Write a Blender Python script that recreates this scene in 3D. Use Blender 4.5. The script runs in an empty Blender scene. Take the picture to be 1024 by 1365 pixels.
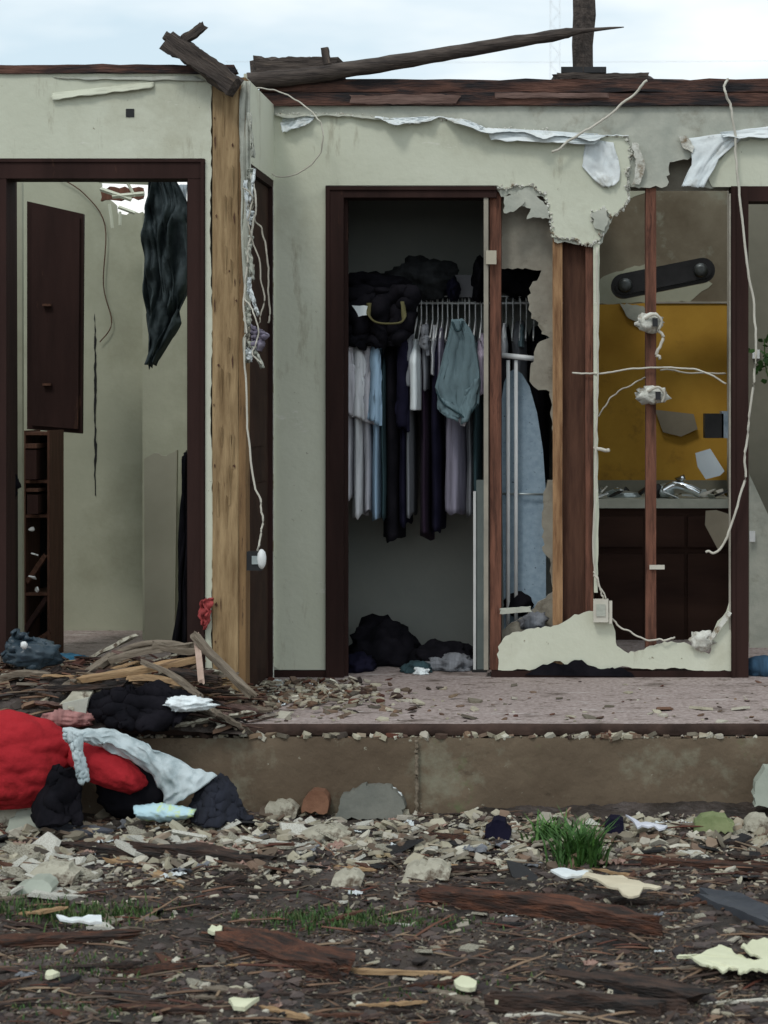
import bpy, bmesh, math, random
from mathutils import Vector, Matrix, noise
R = math.radians
random.seed(11)
scene = bpy.context.scene
col = scene.collection

# ---------------------------------------------------------------- camera
F = 2650.0; CX, CY = 760.0, 535.0; CAMZ = 1.479
cam = bpy.data.cameras.new("camera"); cam_o = bpy.data.objects.new("camera", cam); col.objects.link(cam_o)
cam_o.location = (0, 0, CAMZ); cam_o.rotation_euler = (R(90), 0, 0)
cam.sensor_fit = 'HORIZONTAL'; cam.sensor_width = 36.0; cam.lens = 36.0*F/1024
cam.shift_x = (512-CX)/1024; cam.shift_y = -(682.5-CY)/1024
cam.clip_start = 0.05; cam.clip_end = 3000
cam.dof.use_dof = True; cam.dof.focus_distance = 8.0; cam.dof.aperture_fstop = 9.0
scene.camera = cam_o
scene.view_settings.view_transform = 'Standard'; scene.view_settings.look = 'None'
scene.view_settings.exposure = 0.34; scene.view_settings.gamma = 1.0

# ---------------------------------------------------------------- sky, sun
w = bpy.data.worlds.new("World"); scene.world = w; w.use_nodes = True
nt = w.node_tree; nt.nodes.clear()
out = nt.nodes.new('ShaderNodeOutputWorld'); mixs = nt.nodes.new('ShaderNodeMixShader')
b1 = nt.nodes.new('ShaderNodeBackground'); b2 = nt.nodes.new('ShaderNodeBackground')
sky = nt.nodes.new('ShaderNodeTexSky'); sky.sky_type = 'NISHITA'; sky.sun_disc = False
sky.sun_elevation = R(52); sky.sun_rotation = R(200)
nt.links.new(sky.outputs[0], b1.inputs[0]); b1.inputs[1].default_value = 0.10
tc = nt.nodes.new('ShaderNodeTexCoord'); mp = nt.nodes.new('ShaderNodeMapping'); mp.inputs['Scale'].default_value = (2.2, 2.2, 7)
mp.inputs['Location'].default_value = (0.35, 0.2, 0.1)
nz = nt.nodes.new('ShaderNodeTexNoise'); nz.inputs['Scale'].default_value = 1.6; nz.inputs['Detail'].default_value = 5
rp = nt.nodes.new('ShaderNodeValToRGB')
rp.color_ramp.elements[0].position = 0.40; rp.color_ramp.elements[0].color = (0.56, 0.68, 0.75, 1)
rp.color_ramp.elements[1].position = 0.62; rp.color_ramp.elements[1].color = (0.99, 0.99, 0.96, 1)
nt.links.new(tc.outputs['Generated'], mp.inputs[0]); nt.links.new(mp.outputs[0], nz.inputs['Vector'])
nt.links.new(nz.outputs[0], rp.inputs[0]); nt.links.new(rp.outputs[0], b2.inputs[0]); b2.inputs[1].default_value = 1.0
mixs.inputs[0].default_value = 0.88
nt.links.new(b1.outputs[0], mixs.inputs[1]); nt.links.new(b2.outputs[0], mixs.inputs[2]); nt.links.new(mixs.outputs[0], out.inputs[0])
sl = bpy.data.lights.new("sun", 'SUN'); sl.energy = 0.75; sl.angle = R(12); sl.color = (1.0, 0.97, 0.92)
so = bpy.data.objects.new("sun", sl); col.objects.link(so)
# light from behind and above the camera, a little to the left
so.rotation_euler = Vector((0.30, 0.72, -1.0)).to_track_quat('-Z', 'Y').to_euler()

# ---------------------------------------------------------------- helpers
def P(px, py, d): return Vector(((px-CX)/F*d, d, CAMZ-(py-CY)/F*d))
def X_(px, d): return (px-CX)/F*d
def Z_(py, d): return CAMZ-(py-CY)/F*d
SLAB = 0.3265; SLABF = 7.1; DW = 8.30; DL = 7.48; TOP = 2.716
def n3(x, y, z=0.0): return noise.noise(Vector((x, y, z)))
def gh(x, y):
    h = 0.03*n3(x*1.1, y*1.3, 3) + 0.022*n3(x*3.3, y*4.1, 7) + 0.011*n3(x*9, y*11, 1) + 0.007*n3(x*27, y*31, 5) + 0.004*n3(x*60, y*60, 5)
    t = max(0.0, min(1.0, (y-6.3)/0.8))
    return h*(1 if y < 8 else 0.2) + (0.035+.07*max(-.3, n3(x*2.3, 4.4, 9)+.3*n3(x*9, 2, 2)))*t*t*(1 if y < 7.3 else 0)
def G(px, py, dz=0.0):
    z = 0.0
    for _ in range(4):
        d = (CAMZ-z)*F/(py-CY); x = X_(px, d); z = gh(x, d)+dz
    return Vector((x, d, z))
def S(px, py, dz=0.0):
    d = (CAMZ-SLAB-dz)*F/(py-CY); return Vector((X_(px, d), d, SLAB+dz))

MATS = {}
def newmat(name):
    m = bpy.data.materials.new(name); m.use_nodes = True; MATS[name] = m
    return m, m.node_tree, m.node_tree.nodes['Principled BSDF']
def c4(c): return (c[0], c[1], c[2], 1)
def mat(name, c1, c2, scale=6, rough=0.85, bump=0.15, bscale=None, stretch=(1, 1, 1), c3=None, s3=3, t3=(0.55, 0.68), metal=0, island=False, spec=0.3, cov=(0.35, 0.65), sheen=0, bdist=0.01):
    m, t, b = newmat(name)
    b.inputs['Roughness'].default_value = rough; b.inputs['Metallic'].default_value = metal
    b.inputs['Specular IOR Level'].default_value = spec
    if sheen: b.inputs['Sheen Weight'].default_value = sheen
    tc = t.nodes.new('ShaderNodeTexCoord'); mp = t.nodes.new('ShaderNodeMapping'); mp.inputs['Scale'].default_value = stretch
    t.links.new(tc.outputs['Object'], mp.inputs[0])
    n = t.nodes.new('ShaderNodeTexNoise'); n.inputs['Scale'].default_value = scale; n.inputs['Detail'].default_value = 8; n.inputs['Roughness'].default_value = 0.62
    t.links.new(mp.outputs[0], n.inputs['Vector'])
    r = t.nodes.new('ShaderNodeValToRGB'); r.color_ramp.elements[0].position = cov[0]; r.color_ramp.elements[1].position = cov[1]
    r.color_ramp.elements[0].color = c4(c1); r.color_ramp.elements[1].color = c4(c2)
    t.links.new(n.outputs[0], r.inputs[0]); cur = r.outputs[0]
    if island:   # one shade for each loose piece
        g = t.nodes.new('ShaderNodeNewGeometry'); r2 = t.nodes.new('ShaderNodeValToRGB')
        els = r2.color_ramp.elements
        els[0].position = 0; els[0].color = c4(island[0]); els[1].position = 1; els[1].color = c4(island[-1])
        for k, cc in enumerate(island[1:-1]):
            e = els.new((k+1)/(len(island)-1)); e.color = c4(cc)
        t.links.new(g.outputs['Random Per Island'], r2.inputs[0])
        mx = t.nodes.new('ShaderNodeMix'); mx.data_type = 'RGBA'; mx.blend_type = 'MULTIPLY'; mx.inputs[0].default_value = 1.0
        t.links.new(cur, mx.inputs[6]); t.links.new(r2.outputs[0], mx.inputs[7]); cur = mx.outputs[2]
    if c3:
        n2 = t.nodes.new('ShaderNodeTexNoise'); n2.inputs['Scale'].default_value = s3; n2.inputs['Detail'].default_value = 7; n2.inputs['Roughness'].default_value = 0.7
        t.links.new(mp.outputs[0], n2.inputs['Vector'])
        r3 = t.nodes.new('ShaderNodeValToRGB'); r3.color_ramp.elements[0].position = t3[0]; r3.color_ramp.elements[1].position = t3[1]
        t.links.new(n2.outputs[0], r3.inputs[0])
        mx = t.nodes.new('ShaderNodeMix'); mx.data_type = 'RGBA'
        t.links.new(r3.outputs[0], mx.inputs[0]); t.links.new(cur, mx.inputs[6]); mx.inputs[7].default_value = c4(c3); cur = mx.outputs[2]
    t.links.new(cur, b.inputs['Base Color'])
    if bump:
        nb = t.nodes.new('ShaderNodeTexNoise'); nb.inputs['Scale'].default_value = bscale or scale*4; nb.inputs['Detail'].default_value = 6
        t.links.new(mp.outputs[0], nb.inputs['Vector'])
        bm_ = t.nodes.new('ShaderNodeBump'); bm_.inputs['Strength'].default_value = bump; bm_.inputs['Distance'].default_value = bdist
        t.links.new(nb.outputs[0], bm_.inputs['Height']); t.links.new(bm_.outputs[0], b.inputs['Normal'])
    return m

paint = mat('pale_green_paint', (.58, .60, .48), (.66, .68, .56), 1.6, .8, .35, 38, c3=(.42, .41, .30), s3=1.5, t3=(.52, .80), bdist=.005)
def weather(m, col, scale, lo, hi, stretch):     # thrown mud and scratches, a second pattern over the paint
    t = m.node_tree; b = t.nodes['Principled BSDF']; src = b.inputs['Base Color'].links[0].from_socket
    tc = t.nodes.new('ShaderNodeTexCoord'); mp = t.nodes.new('ShaderNodeMapping'); mp.inputs['Scale'].default_value = stretch; t.links.new(tc.outputs['Object'], mp.inputs[0])
    n = t.nodes.new('ShaderNodeTexNoise'); n.inputs['Scale'].default_value = scale; n.inputs['Detail'].default_value = 9; n.inputs['Roughness'].default_value = .72; t.links.new(mp.outputs[0], n.inputs['Vector'])
    r = t.nodes.new('ShaderNodeValToRGB'); r.color_ramp.elements[0].position = lo; r.color_ramp.elements[1].position = hi; t.links.new(n.outputs[0], r.inputs[0])
    mx = t.nodes.new('ShaderNodeMix'); mx.data_type = 'RGBA'; t.links.new(r.outputs[0], mx.inputs[0]); t.links.new(src, mx.inputs[6]); mx.inputs[7].default_value = c4(col)
    t.links.new(mx.outputs[2], b.inputs['Base Color'])
weather(paint, (.20, .17, .11), 26, .66, .70, (1, 1, 1)); weather(paint, (.36, .34, .25), 9, .60, .74, (1, 1, .22)); weather(paint, (.72, .72, .64), 6, .62, .66, (.3, 1, 1))
paint_in = mat('grey_room_paint', (.37, .38, .29), (.47, .48, .37), 1.5, .85, .15, 40, c3=(.28, .28, .2), s3=1.2, t3=(.5, .75))
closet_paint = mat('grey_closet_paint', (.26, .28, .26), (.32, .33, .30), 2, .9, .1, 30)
board = mat('bare_wallboard', (.36, .38, .33), (.50, .51, .44), 7, .9, .3, 30, c3=(.22, .2, .15), s3=5, t3=(.55, .75))
gypsum = mat('broken_gypsum', (.50, .50, .44), (.72, .72, .66), 30, .95, .5, 80, c3=(.22, .17, .11), s3=18, t3=(.5, .65))
paper = mat('torn_white_paper', (.62, .68, .70), (.78, .82, .82), 6, .8, .5, 25, c3=(.45, .44, .38), s3=7, t3=(.55, .72))
innerb = mat('dim_wallboard_back', (.24, .22, .18), (.36, .34, .28), 9, .95, .3, 30, c3=(.14, .12, .09), s3=6)
tan_wall = mat('stained_tan_wall', (.13, .105, .07), (.25, .22, .16), 2.2, .9, .2, 25, c3=(.32, .33, .26), s3=1.6, t3=(.52, .62))
ochre = mat('ochre_wall', (.42, .225, .028), (.54, .31, .045), 3, .8, .15, 20, c3=(.20, .105, .024), s3=2.2)
olive = mat('olive_grey_wall', (.16, .155, .12), (.24, .23, .18), 2, .9, .1)
darkwood = mat('dark_brown_trim', (.020, .0105, .009), (.042, .021, .018), 5, .75, .15, 40, stretch=(1, 1, .15), c3=(.13, .065, .04), s3=14, t3=(.64, .74), spec=.12)
vanwood = mat('vanity_brown_wood', (.026, .013, .010), (.048, .025, .018), 7, .75, .1, 30, spec=.12, stretch=(.2, 1, 1))
plate = mat('weathered_plate_wood', (.05, .025, .02), (.15, .075, .055), 9, .9, .6, 30, stretch=(.7, 5, 5), c3=(.022, .02, .022), s3=4, t3=(.45, .6))
beamw = mat('wet_grey_beam_wood', (.028, .022, .02), (.10, .08, .068), 12, .85, .7, 30, stretch=(.7, 5, 5), c3=(.16, .12, .09), s3=8, t3=(.6, .7))
postw = mat('yellow_pine', (.21, .135, .065), (.40, .28, .15), 8, .8, .5, 25, stretch=(5, 5, .55), c3=(.12, .06, .03), s3=13, t3=(.60, .70))
postside = mat('shaded_pine_side', (.15, .085, .04), (.26, .16, .075), 8, .8, .5, 25, stretch=(5, 5, .55), c3=(.06, .035, .02), s3=11, t3=(.58, .68))  # darker copy of the pine, shade of the post's side face
studr = mat('reddish_stud_wood', (.075, .033, .022), (.21, .09, .058), 9, .85, .5, 30, stretch=(5, 5, .55), c3=(.06, .025, .018), s3=8, t3=(.56, .68))
studo = mat('orange_stud_wood', (.17, .085, .04), (.38, .225, .115), 9, .85, .5, 30, stretch=(5, 5, .55), c3=(.14, .06, .03), s3=8, t3=(.58, .7))
studd = mat('dark_stud_wood', (.065, .03, .02), (.115, .055, .035), 9, .9, .4, 30, stretch=(5, 5, .55))
concrete = mat('muddy_concrete', (.10, .072, .048), (.165, .125, .085), 1.8, .9, .6, 25, c3=(.25, .245, .18), s3=3.4, t3=(.55, .74))
weather(concrete, (.34, .33, .26), 30, .66, .70, (1, 1, 1)); weather(concrete, (.045, .03, .02), 5, .60, .72, (.5, 1, 1)); weather(concrete, (.13, .15, .075), 4, .62, .72, (1, 1, 1))
slabtop = mat('speckled_pink_floor', (.24, .19, .175), (.44, .37, .35), 55, .8, .3, 40, c3=(.13, .10, .08), s3=20, t3=(.56, .66))
weather(slabtop, (.10, .075, .06), 4, .54, .66, (1, 2, 1)); weather(slabtop, (.60, .56, .54), 7, .60, .68, (.4, 2, 1))
nosing = mat('brown_floor_edge', (.03, .018, .014), (.075, .046, .036), 8, .9, .6, 30)
mud = mat('wet_mud', (.012, .009, .007), (.052, .038, .030), 5, .62, 1.0, 45, c3=(.105, .086, .080), s3=2.2, t3=(.5, .70), spec=.4, bdist=.015)
weather(mud, (.012, .010, .010), 11, .56, .66, (1, 2, 1)); weather(mud, (.14, .10, .08), 34, .62, .70, (1, 1, 1))
black = mat('black_cloth', (.005, .005, .007), (.013, .012, .016), 9, 1, .3, 30, spec=.08)
navy = mat('navy_black_cloth', (.006, .006, .015), (.014, .013, .028), 9, 1, .3, 30, spec=.08)
wire_m = mat('white_cable', (.50, .47, .40), (.62, .60, .52), 9, .5, 0)
wire_d = mat('dirty_cable', (.30, .28, .23), (.46, .43, .36), 9, .6, 0)
white_pl = mat('white_plastic', (.68, .70, .70), (.78, .80, .79), 8, .4, 0)
steel = mat('grey_steel', (.35, .40, .40), (.48, .54, .54), 8, .35, .05, metal=.6)
chrome = mat('shiny_chrome', (.7, .75, .8), (.85, .9, .93), 8, .12, 0, metal=1)
blackm = mat('black_plastic', (.012, .012, .013), (.025, .025, .027), 8, .4, .1)
def fabric(name, c, v=.30, s=5, stretch=(9, 2, .6)): return mat(name, tuple(x*(1-v) for x in c), tuple(min(.9, x*(1+v)) for x in c), s, .92, .3, 50, stretch=stretch)

BASE = {}
def tag(o, label=None, cat=None, group=None, kind=None):
    if label: o['label'] = label
    if cat: o['category'] = cat
    if group: o['group'] = group
    if kind: o['kind'] = kind
    return o
def thing(name, loc, label, cat, group=None):
    o = bpy.data.objects.new(name, None); o.empty_display_size = .1; col.objects.link(o); o.location = loc
    BASE[o.name] = Vector(loc); return tag(o, label, cat, group)
class MB:
    def __init__(s): s.v = []; s.f = []; s.mi = []; s.sm = []
    def add(s, vs, fs, mi=0, smooth=False):
        n = len(s.v); s.v += [tuple(v) for v in vs]
        for k, f in enumerate(fs):
            s.f.append([i+n for i in f]); s.mi.append(mi[k] if isinstance(mi, list) else mi); s.sm.append(smooth)
        return s
    def box(s, lo, hi, mi=0, M=None):
        vs = [Vector((x, y, z)) for z in (lo[2], hi[2]) for y in (lo[1], hi[1]) for x in (lo[0], hi[0])]
        if M: vs = [M @ v for v in vs]
        return s.add(vs, [(0, 2, 3, 1), (4, 5, 7, 6), (0, 1, 5, 4), (2, 6, 7, 3), (0, 4, 6, 2), (1, 3, 7, 5)], mi)
    def prism(s, pts, d, th, mi=0, side=0):      # pts (x,z) in metres in a wall plane at depth d
        n = len(pts)
        a = sum(pts[i][0]*pts[(i+1) % n][1]-pts[(i+1) % n][0]*pts[i][1] for i in range(n))
        if a < 0: pts = pts[::-1]
        vs = [(x, d, z) for x, z in pts]+[(x, d+th, z) for x, z in pts]
        fs = [tuple(range(n)), tuple(range(2*n-1, n-1, -1))]+[(i, i+n, (i+1) % n+n, (i+1) % n) for i in range(n)]
        return s.add(vs, fs, [mi, mi]+[side]*n)
    def tube(s, path, r, seg=7, mi=0, flat=1.0, seed=0, rough=0):
        path = [Vector(p) for p in path]; n = len(path); rs = r if isinstance(r, (list, tuple)) else [r]*n
        vs = []; fs = []; up = Vector((0, 0, 1))
        for i, p in enumerate(path):
            t = (path[min(i+1, n-1)]-path[max(i-1, 0)]).normalized()
            a = t.cross(up)
            if a.length < .1: a = t.cross(Vector((1, 0, 0)))
            a.normalize(); b = a.cross(t).normalized()
            for k in range(seg):
                an = 2*math.pi*k/seg; rr = rs[i]*(1+rough*n3(k*1.7+seed, i*.6, seed))
                vs.append(p+a*math.cos(an)*rr+b*math.sin(an)*rr*flat)
        for i in range(n-1):
            for k in range(seg):
                fs.append((i*seg+k, i*seg+(k+1) % seg, (i+1)*seg+(k+1) % seg, (i+1)*seg+k))
        fs += [tuple(range(seg))[::-1], tuple(range((n-1)*seg, n*seg))]
        return s.add(vs, fs, mi, seg > 5)
    def build(s, name, mats, parent=None, base=None, solid=0, M=None):
        if not isinstance(mats, (list, tuple)): mats = [mats]
        me = bpy.data.meshes.new(name)
        vs = [Vector(v) for v in s.v]
        if parent is not None: b = BASE[parent.name]
        elif base is not None: b = Vector(base)
        else:
            b = Vector((sum(v.x for v in vs)/len(vs), sum(v.y for v in vs)/len(vs), min(v.z for v in vs)))
        me.from_pydata([v-b for v in vs], [], s.f)
        for m in mats: me.materials.append(m)
        me.polygons.foreach_set('material_index', s.mi); me.polygons.foreach_set('use_smooth', s.sm); me.update()
        if solid:      # give an open sheet its thickness
            bm = bmesh.new(); bm.from_mesh(me); bm.normal_update()
            vs0 = list(bm.verts); back = [bm.verts.new(v.co-v.normal*solid) for v in vs0]; bm.verts.index_update()
            fs0 = list(bm.faces); es0 = [(e.verts[0].index, e.verts[1].index, e.link_faces[0]) for e in bm.edges if len(e.link_faces) == 1]
            for f in fs0:
                g = bm.faces.new([back[v.index] for v in reversed(f.verts)]); g.smooth = f.smooth; g.material_index = f.material_index
            for a_, b_, f in es0: bm.faces.new((vs0[b_], vs0[a_], back[a_], back[b_]))
            bmesh.ops.recalc_face_normals(bm, faces=bm.faces[:])
            bm.to_mesh(me); bm.free()
        o = bpy.data.objects.new(name, me); col.objects.link(o)
        if parent is not None: o.parent = parent
        else: o.location = b
        BASE[o.name] = b
        return o
def px2(pts, d): return [(X_(x, d), Z_(y, d)) for x, y in pts]
def jag(pts, amp=3.0, step=6.0, seed=0):
    rnd = random.Random(seed); o = []
    for i in range(len(pts)-1):
        a, b = pts[i], pts[i+1]; L = math.hypot(b[0]-a[0], b[1]-a[1]); n = max(1, int(L/step))
        for k in range(n):
            t = k/n; x = a[0]+(b[0]-a[0])*t; y = a[1]+(b[1]-a[1])*t
            if 0 < k: x += rnd.uniform(-amp, amp); y += rnd.uniform(-amp, amp)
            o.append((x, y))
    return o+[pts[-1]]
def smooth_path(pts, n=6):
    pts = [Vector(p) for p in pts]; o = []
    for i in range(len(pts)-1):
        p0 = pts[max(i-1, 0)]; p1 = pts[i]; p2 = pts[i+1]; p3 = pts[min(i+2, len(pts)-1)]
        for k in range(n):
            t = k/n
            o.append(.5*((2*p1)+(p2-p0)*t+(2*p0-5*p1+4*p2-p3)*t*t+(3*p1-p0-3*p2+p3)*t**3))
    return o+[pts[-1]]
def lerp_list(l, t):
    x = t*(len(l)-1); i = min(int(x), len(l)-2); f = x-i
    return tuple(l[i][k]*(1-f)+l[i+1][k]*f for k in range(len(l[0])))
def drape(left, right, d, amp=.015, nf=3, nu=26, nv=30, seed=0, wr=.006, jagb=0, curl=None, cr=0):
    """cloth or paper hanging in depth d between two edges given in picture coordinates at that depth"""
    mb = MB(); vs = []
    for j in range(nv+1):
        v = j/nv; l = lerp_list(left, v); r = lerp_list(right, v)
        for i in range(nu+1):
            u = i/nu; x = l[0]*(1-u)+r[0]*u; y = l[1]*(1-u)+r[1]*u
            if jagb and j == nv: y += jagb*n3(u*9+seed, seed)
            p = P(x, y, d)
            p.y += amp*math.sin(2*math.pi*(nf*u+.35*n3(v*2, seed)+.2*v))*(.4+.6*v)+wr*n3(u*7+seed, v*6, seed)*2
            if curl: p.y += curl(u, v)
            if cr: p.y += cr*(abs(n3(u*5+v*1.5, v*3.2-u*2, seed))+.4*abs(n3(u*11-v*3, v*6+u*5, seed+2)))
            p.x += wr*n3(u*5, v*4+seed, 2)
            vs.append(p)
    fs = [(j*(nu+1)+i, j*(nu+1)+i+1, (j+1)*(nu+1)+i+1, (j+1)*(nu+1)+i) for j in range(nv) for i in range(nu)]
    return mb.add(vs, fs, 0, True)
def lump(c, size, seed=0, amp=.25, freq=2.2, sub=4, floor=None, ridge=.12, crease=.16):
    bm = bmesh.new(); bmesh.ops.create_icosphere(bm, subdivisions=sub, radius=1)
    vs = []
    for v in bm.verts:
        p = v.co.copy(); q = p*freq+Vector((seed*3.1, seed*1.7, seed))
        k = 1+amp*noise.noise(q)+amp*.5*noise.noise(q*2.3)+ridge*(abs(noise.noise(q*2.6))-.15)+ridge*.5*noise.noise(q*6)+crease*.9*abs(noise.noise(Vector((q.x*1.6+q.z*2.2, q.y*1.6, q.z*2.8-q.x*1.4))))
        p = p*k; p = Vector((p.x*size[0], p.y*size[1], p.z*size[2]))+Vector(c)
        if floor is not None and p.z < floor: p.z = floor
        vs.append(p)
    fs = [[v.index for v in f.verts] for f in bm.faces]; bm.free()
    return MB().add(vs, fs, 0, True)
def chip(mb, c, r, t, rnd, tilt=.35, mi=0, elong=1.0, yaw=None):
    n = rnd.randint(4, 7); yaw = rnd.uniform(0, 6.28) if yaw is None else yaw
    M = Matrix.Rotation(yaw, 3, 'Z') @ Matrix.Rotation(rnd.gauss(0, tilt), 3, 'X') @ Matrix.Rotation(rnd.gauss(0, tilt), 3, 'Y')
    pts = []
    for k in range(n):
        a = 2*math.pi*(k+rnd.uniform(-.3, .3))/n; rr = r*rnd.uniform(.6, 1.15)
        pts.append((rr*math.cos(a)*elong, rr*math.sin(a)))
    vs = [Vector(c)+M @ Vector((x, y, t)) for x, y in pts]+[Vector(c)+M @ Vector((x*1.05, y*1.05, 0)) for x, y in pts]
    mb.add(vs, [tuple(range(n)), tuple(range(2*n-1, n-1, -1))]+[(i, i+n, (i+1) % n+n, (i+1) % n) for i in range(n)], mi)
def plank(name, p0, p1, wd, th, mats, label=None, cat=None, group=None, parent=None, seed=0, roll=0, bend=0, splinter=.05, nseg=22):
    """a board from p0 to p1, split ends, mesh along its own X"""
    p0 = Vector(p0); p1 = Vector(p1); L = (p1-p0).length; rnd = random.Random(seed)
    vs = []; ny = 5
    for side in (1, -1):
        for i in range(nseg+1):
            for j in range(ny):
                x = L*i/nseg
                if i == 0: x -= rnd.uniform(-.2, 1)*splinter
                if i == nseg: x += rnd.uniform(-.2, 1)*splinter
                y = wd*(j/(ny-1)-.5); z = side*th/2
                y += .04*wd*n3(x*9, j, seed); z += .32*th*n3(x*9, j*1.6, seed+3)+.12*th*n3(x*40, j*3, seed)+bend*math.sin(math.pi*i/nseg)
                vs.append((x, y, z))
    A = (nseg+1)*ny; fs = []
    for i in range(nseg):
        for j in range(ny-1):
            a = i*ny+j; fs.append((a, a+ny, a+ny+1, a+1)); fs.append((A+a, A+a+1, A+a+ny+1, A+a+ny))
        for j, fl in ((0, 1), (ny-1, 0)):
            a = i*ny+j; q = (a, A+a, A+a+ny, a+ny); fs.append(q if fl else q[::-1])
    for j in range(ny-1):
        fs.append((j, j+1, A+j+1, A+j)); a = nseg*ny+j; fs.append((a, A+a, A+a+1, a+1))
    me = bpy.data.meshes.new(name); me.from_pydata(vs, [], fs)
    for m in (mats if isinstance(mats, (list, tuple)) else [mats]): me.materials.append(m)
    me.update()
    o = bpy.data.objects.new(name, me); col.objects.link(o)
    x = (p1-p0).normalized(); z = Vector((0, 0, 1)); y = z.cross(x)
    if y.length < .05: y = Vector((0, 1, 0)).cross(x)
    y.normalize(); z = x.cross(y)
    M = Matrix((x, y, z)).transposed() @ Matrix.Rotation(roll, 3, 'X')
    o.matrix_world = Matrix.Translation(p0-(BASE[parent.name] if parent is not None else Vector())) @ M.to_4x4()
    if parent is not None: o.parent = parent
    return tag(o, label, cat, group)

# ---------------------------------------------------------------- ground
def axis(lo, hi, step, far):
    a = []; x = lo
    while x <= hi+1e-6: a.append(x); x += step
    l, r = lo, hi; s = step*2
    while l > -far:
        s *= 1.6; l -= s; r += s; a.insert(0, l); a.append(r)
    return a
xs = axis(-2.15, .9, .010, 900); ys = axis(4.4, 7.15, .010, 900)
mb = MB(); nx = len(xs)
mb.add([(x, y, gh(x, y) if (abs(x) < 9 and -3 < y < 14) else 0) for y in ys for x in xs],
       [(j*nx+i, j*nx+i+1, (j+1)*nx+i+1, (j+1)*nx+i) for j in range(len(ys)-1) for i in range(nx-1)], 0, True)
tag(mb.build('ground', mud, base=(0, 0, 0)), kind='structure')

# ---------------------------------------------------------------- house
HOUSE = thing('ruined_house', (-.5, 8, 0), 'roofless tornado-wrecked house with torn pale green walls and exposed studs on a muddy slab', 'house')
def part(mb, name, m, parent=HOUSE, label=None, solid=0):
    o = mb.build(name, m, parent, solid=solid); 
    if label: o['label'] = label
    return o
# foundation: front face with casting seam and worn upper edge
mb = MB(); N = 260; x0, x1 = -4.2, 3.4; rows = 14; vs = []
for j in range(rows+1):
    for i in range(N+1):
        x = x0+(x1-x0)*i/N; z = -.12+(.285+.12)*j/rows
        y = 7.05+.008*n3(x*2.2, z*5, 4)+.004*n3(x*14, z*16, 2)
        if j == rows: y += .004; z -= .008*abs(n3(x*9, 1, 1))
        s = X_(556, 7.05); y += .011*math.exp(-((x-s-.006*n3(z*20, 0, 0))/.006)**2)
        vs.append((x, y, z))
fs = [(j*(N+1)+i, j*(N+1)+i+1, (j+1)*(N+1)+i+1, (j+1)*(N+1)+i) for j in range(rows) for i in range(N)]
mb.add(vs, fs, 0, True); n0 = len(mb.v)
mb.box((x0, 7.07, -.12), (x1, 13, .281)); FO = part(mb, 'foundation', concrete, label='brown mud-stained concrete foundation with a vertical seam')
SEAM = [(X_(556, 7.05)+.004*n3(z_*.9, 3, 1), 7.036, .02+.26*z_/30) for z_ in range(31)]
mb = MB(); N = 300; vs = []; prof = [(.2855, 0), (.300, -.004), (.318, -.003), (SLAB, .006)]
for y_, (z, dy) in enumerate(prof):
    for i in range(N+1):
        x = x0+(x1-x0)*i/N; vs.append((x, SLABF+dy+.006*n3(x*7, z*30, 9)+.012*max(0, n3(x*2.5, 0, 9)), z))
mb.add(vs, [(j*(N+1)+i, j*(N+1)+i+1, (j+1)*(N+1)+i+1, (j+1)*(N+1)+i) for j in range(3) for i in range(N)], 1, True)
a = [(x0+(x1-x0)*i/N) for i in range(N+1)]
vs = [mb.v[3*(N+1)+i] for i in range(N+1)]+[(x, 13, SLAB) for x in a]
mb.add(vs, [(i, i+1, N+2+i, N+1+i) for i in range(N)], 0)
part(mb, 'floor_slab', [slabtop, nosing], label='speckled pinkish grey floor slab')

seamm = mat('pale_mineral_seam', (.13, .10, .07), (.24, .20, .15), 30, .9, .5)
part(MB().tube(SEAM, .007, 6, 0, 1, 3, .8), 'seam', seamm, FO)
def skin(name, pts, d, th, m=None, parent=HOUSE, label=None, side=None):
    return part(MB().prism(px2(pts, d), d, th, 0, 1), name, [m or paint, side or gypsum], parent, label)
# ---- right wall, painted layer above the openings
top_edge = jag([(365, 151), (400, 154), (440, 152), (500, 156), (525, 160), (552, 164), (585, 157), (615, 160), (640, 173), (665, 172), (720, 173), (760, 182), (795, 181), (835, 181)], 1.8, 5, 1)
right_edge = jag([(835, 181), (841, 205), (836, 235), (837, 268), (826, 280), (815, 290), (806, 275), (799, 283), (788, 281), (790, 296), (802, 300), (801, 316), (789, 327), (774, 324), (765, 318), (750, 320), (736, 316), (735, 290), (731, 270), (722, 257), (712, 249), (690, 247), (672, 252), (663, 247)], 2.0, 4, 2)
W1 = skin('wall', top_edge[:-1]+right_edge+[(434, 247), (434, 893), (372, 893), (365, 888)], DW, .005, label='pale green wall around the closet doorway with a torn edge')
W2 = skin('wall', jag([(950, 249), (944, 235), (953, 220), (974, 197), (990, 188), (1024, 185), (1080, 190)], 2, 5, 3)+[(1400, 190), (1400, 893), (1130, 893), (1130, 249)], DW, .005, label='pale green wall at right edge above doorway')
low = jag([(664, 893), (664, 862), (674, 848), (690, 842), (712, 838), (738, 834), (752, 829), (766, 819), (792, 815), (812, 817), (817, 832), (821, 856), (827, 864), (838, 871), (862, 863), (886, 855), (912, 856), (934, 868), (946, 872), (950, 850), (955, 832), (965, 820), (972, 803), (978, 800)], 1.6, 5, 5)
skin('wall', low+[(978, 894)]+jag([(978, 894), (930, 894), (900, 890), (870, 893), (830, 888), (800, 893), (778, 883), (760, 886), (740, 881), (725, 892), (664, 893)], 1.5, 6, 6)[1:-1], DW, .005, label='torn remnant of pale wall along the floor')
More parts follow.
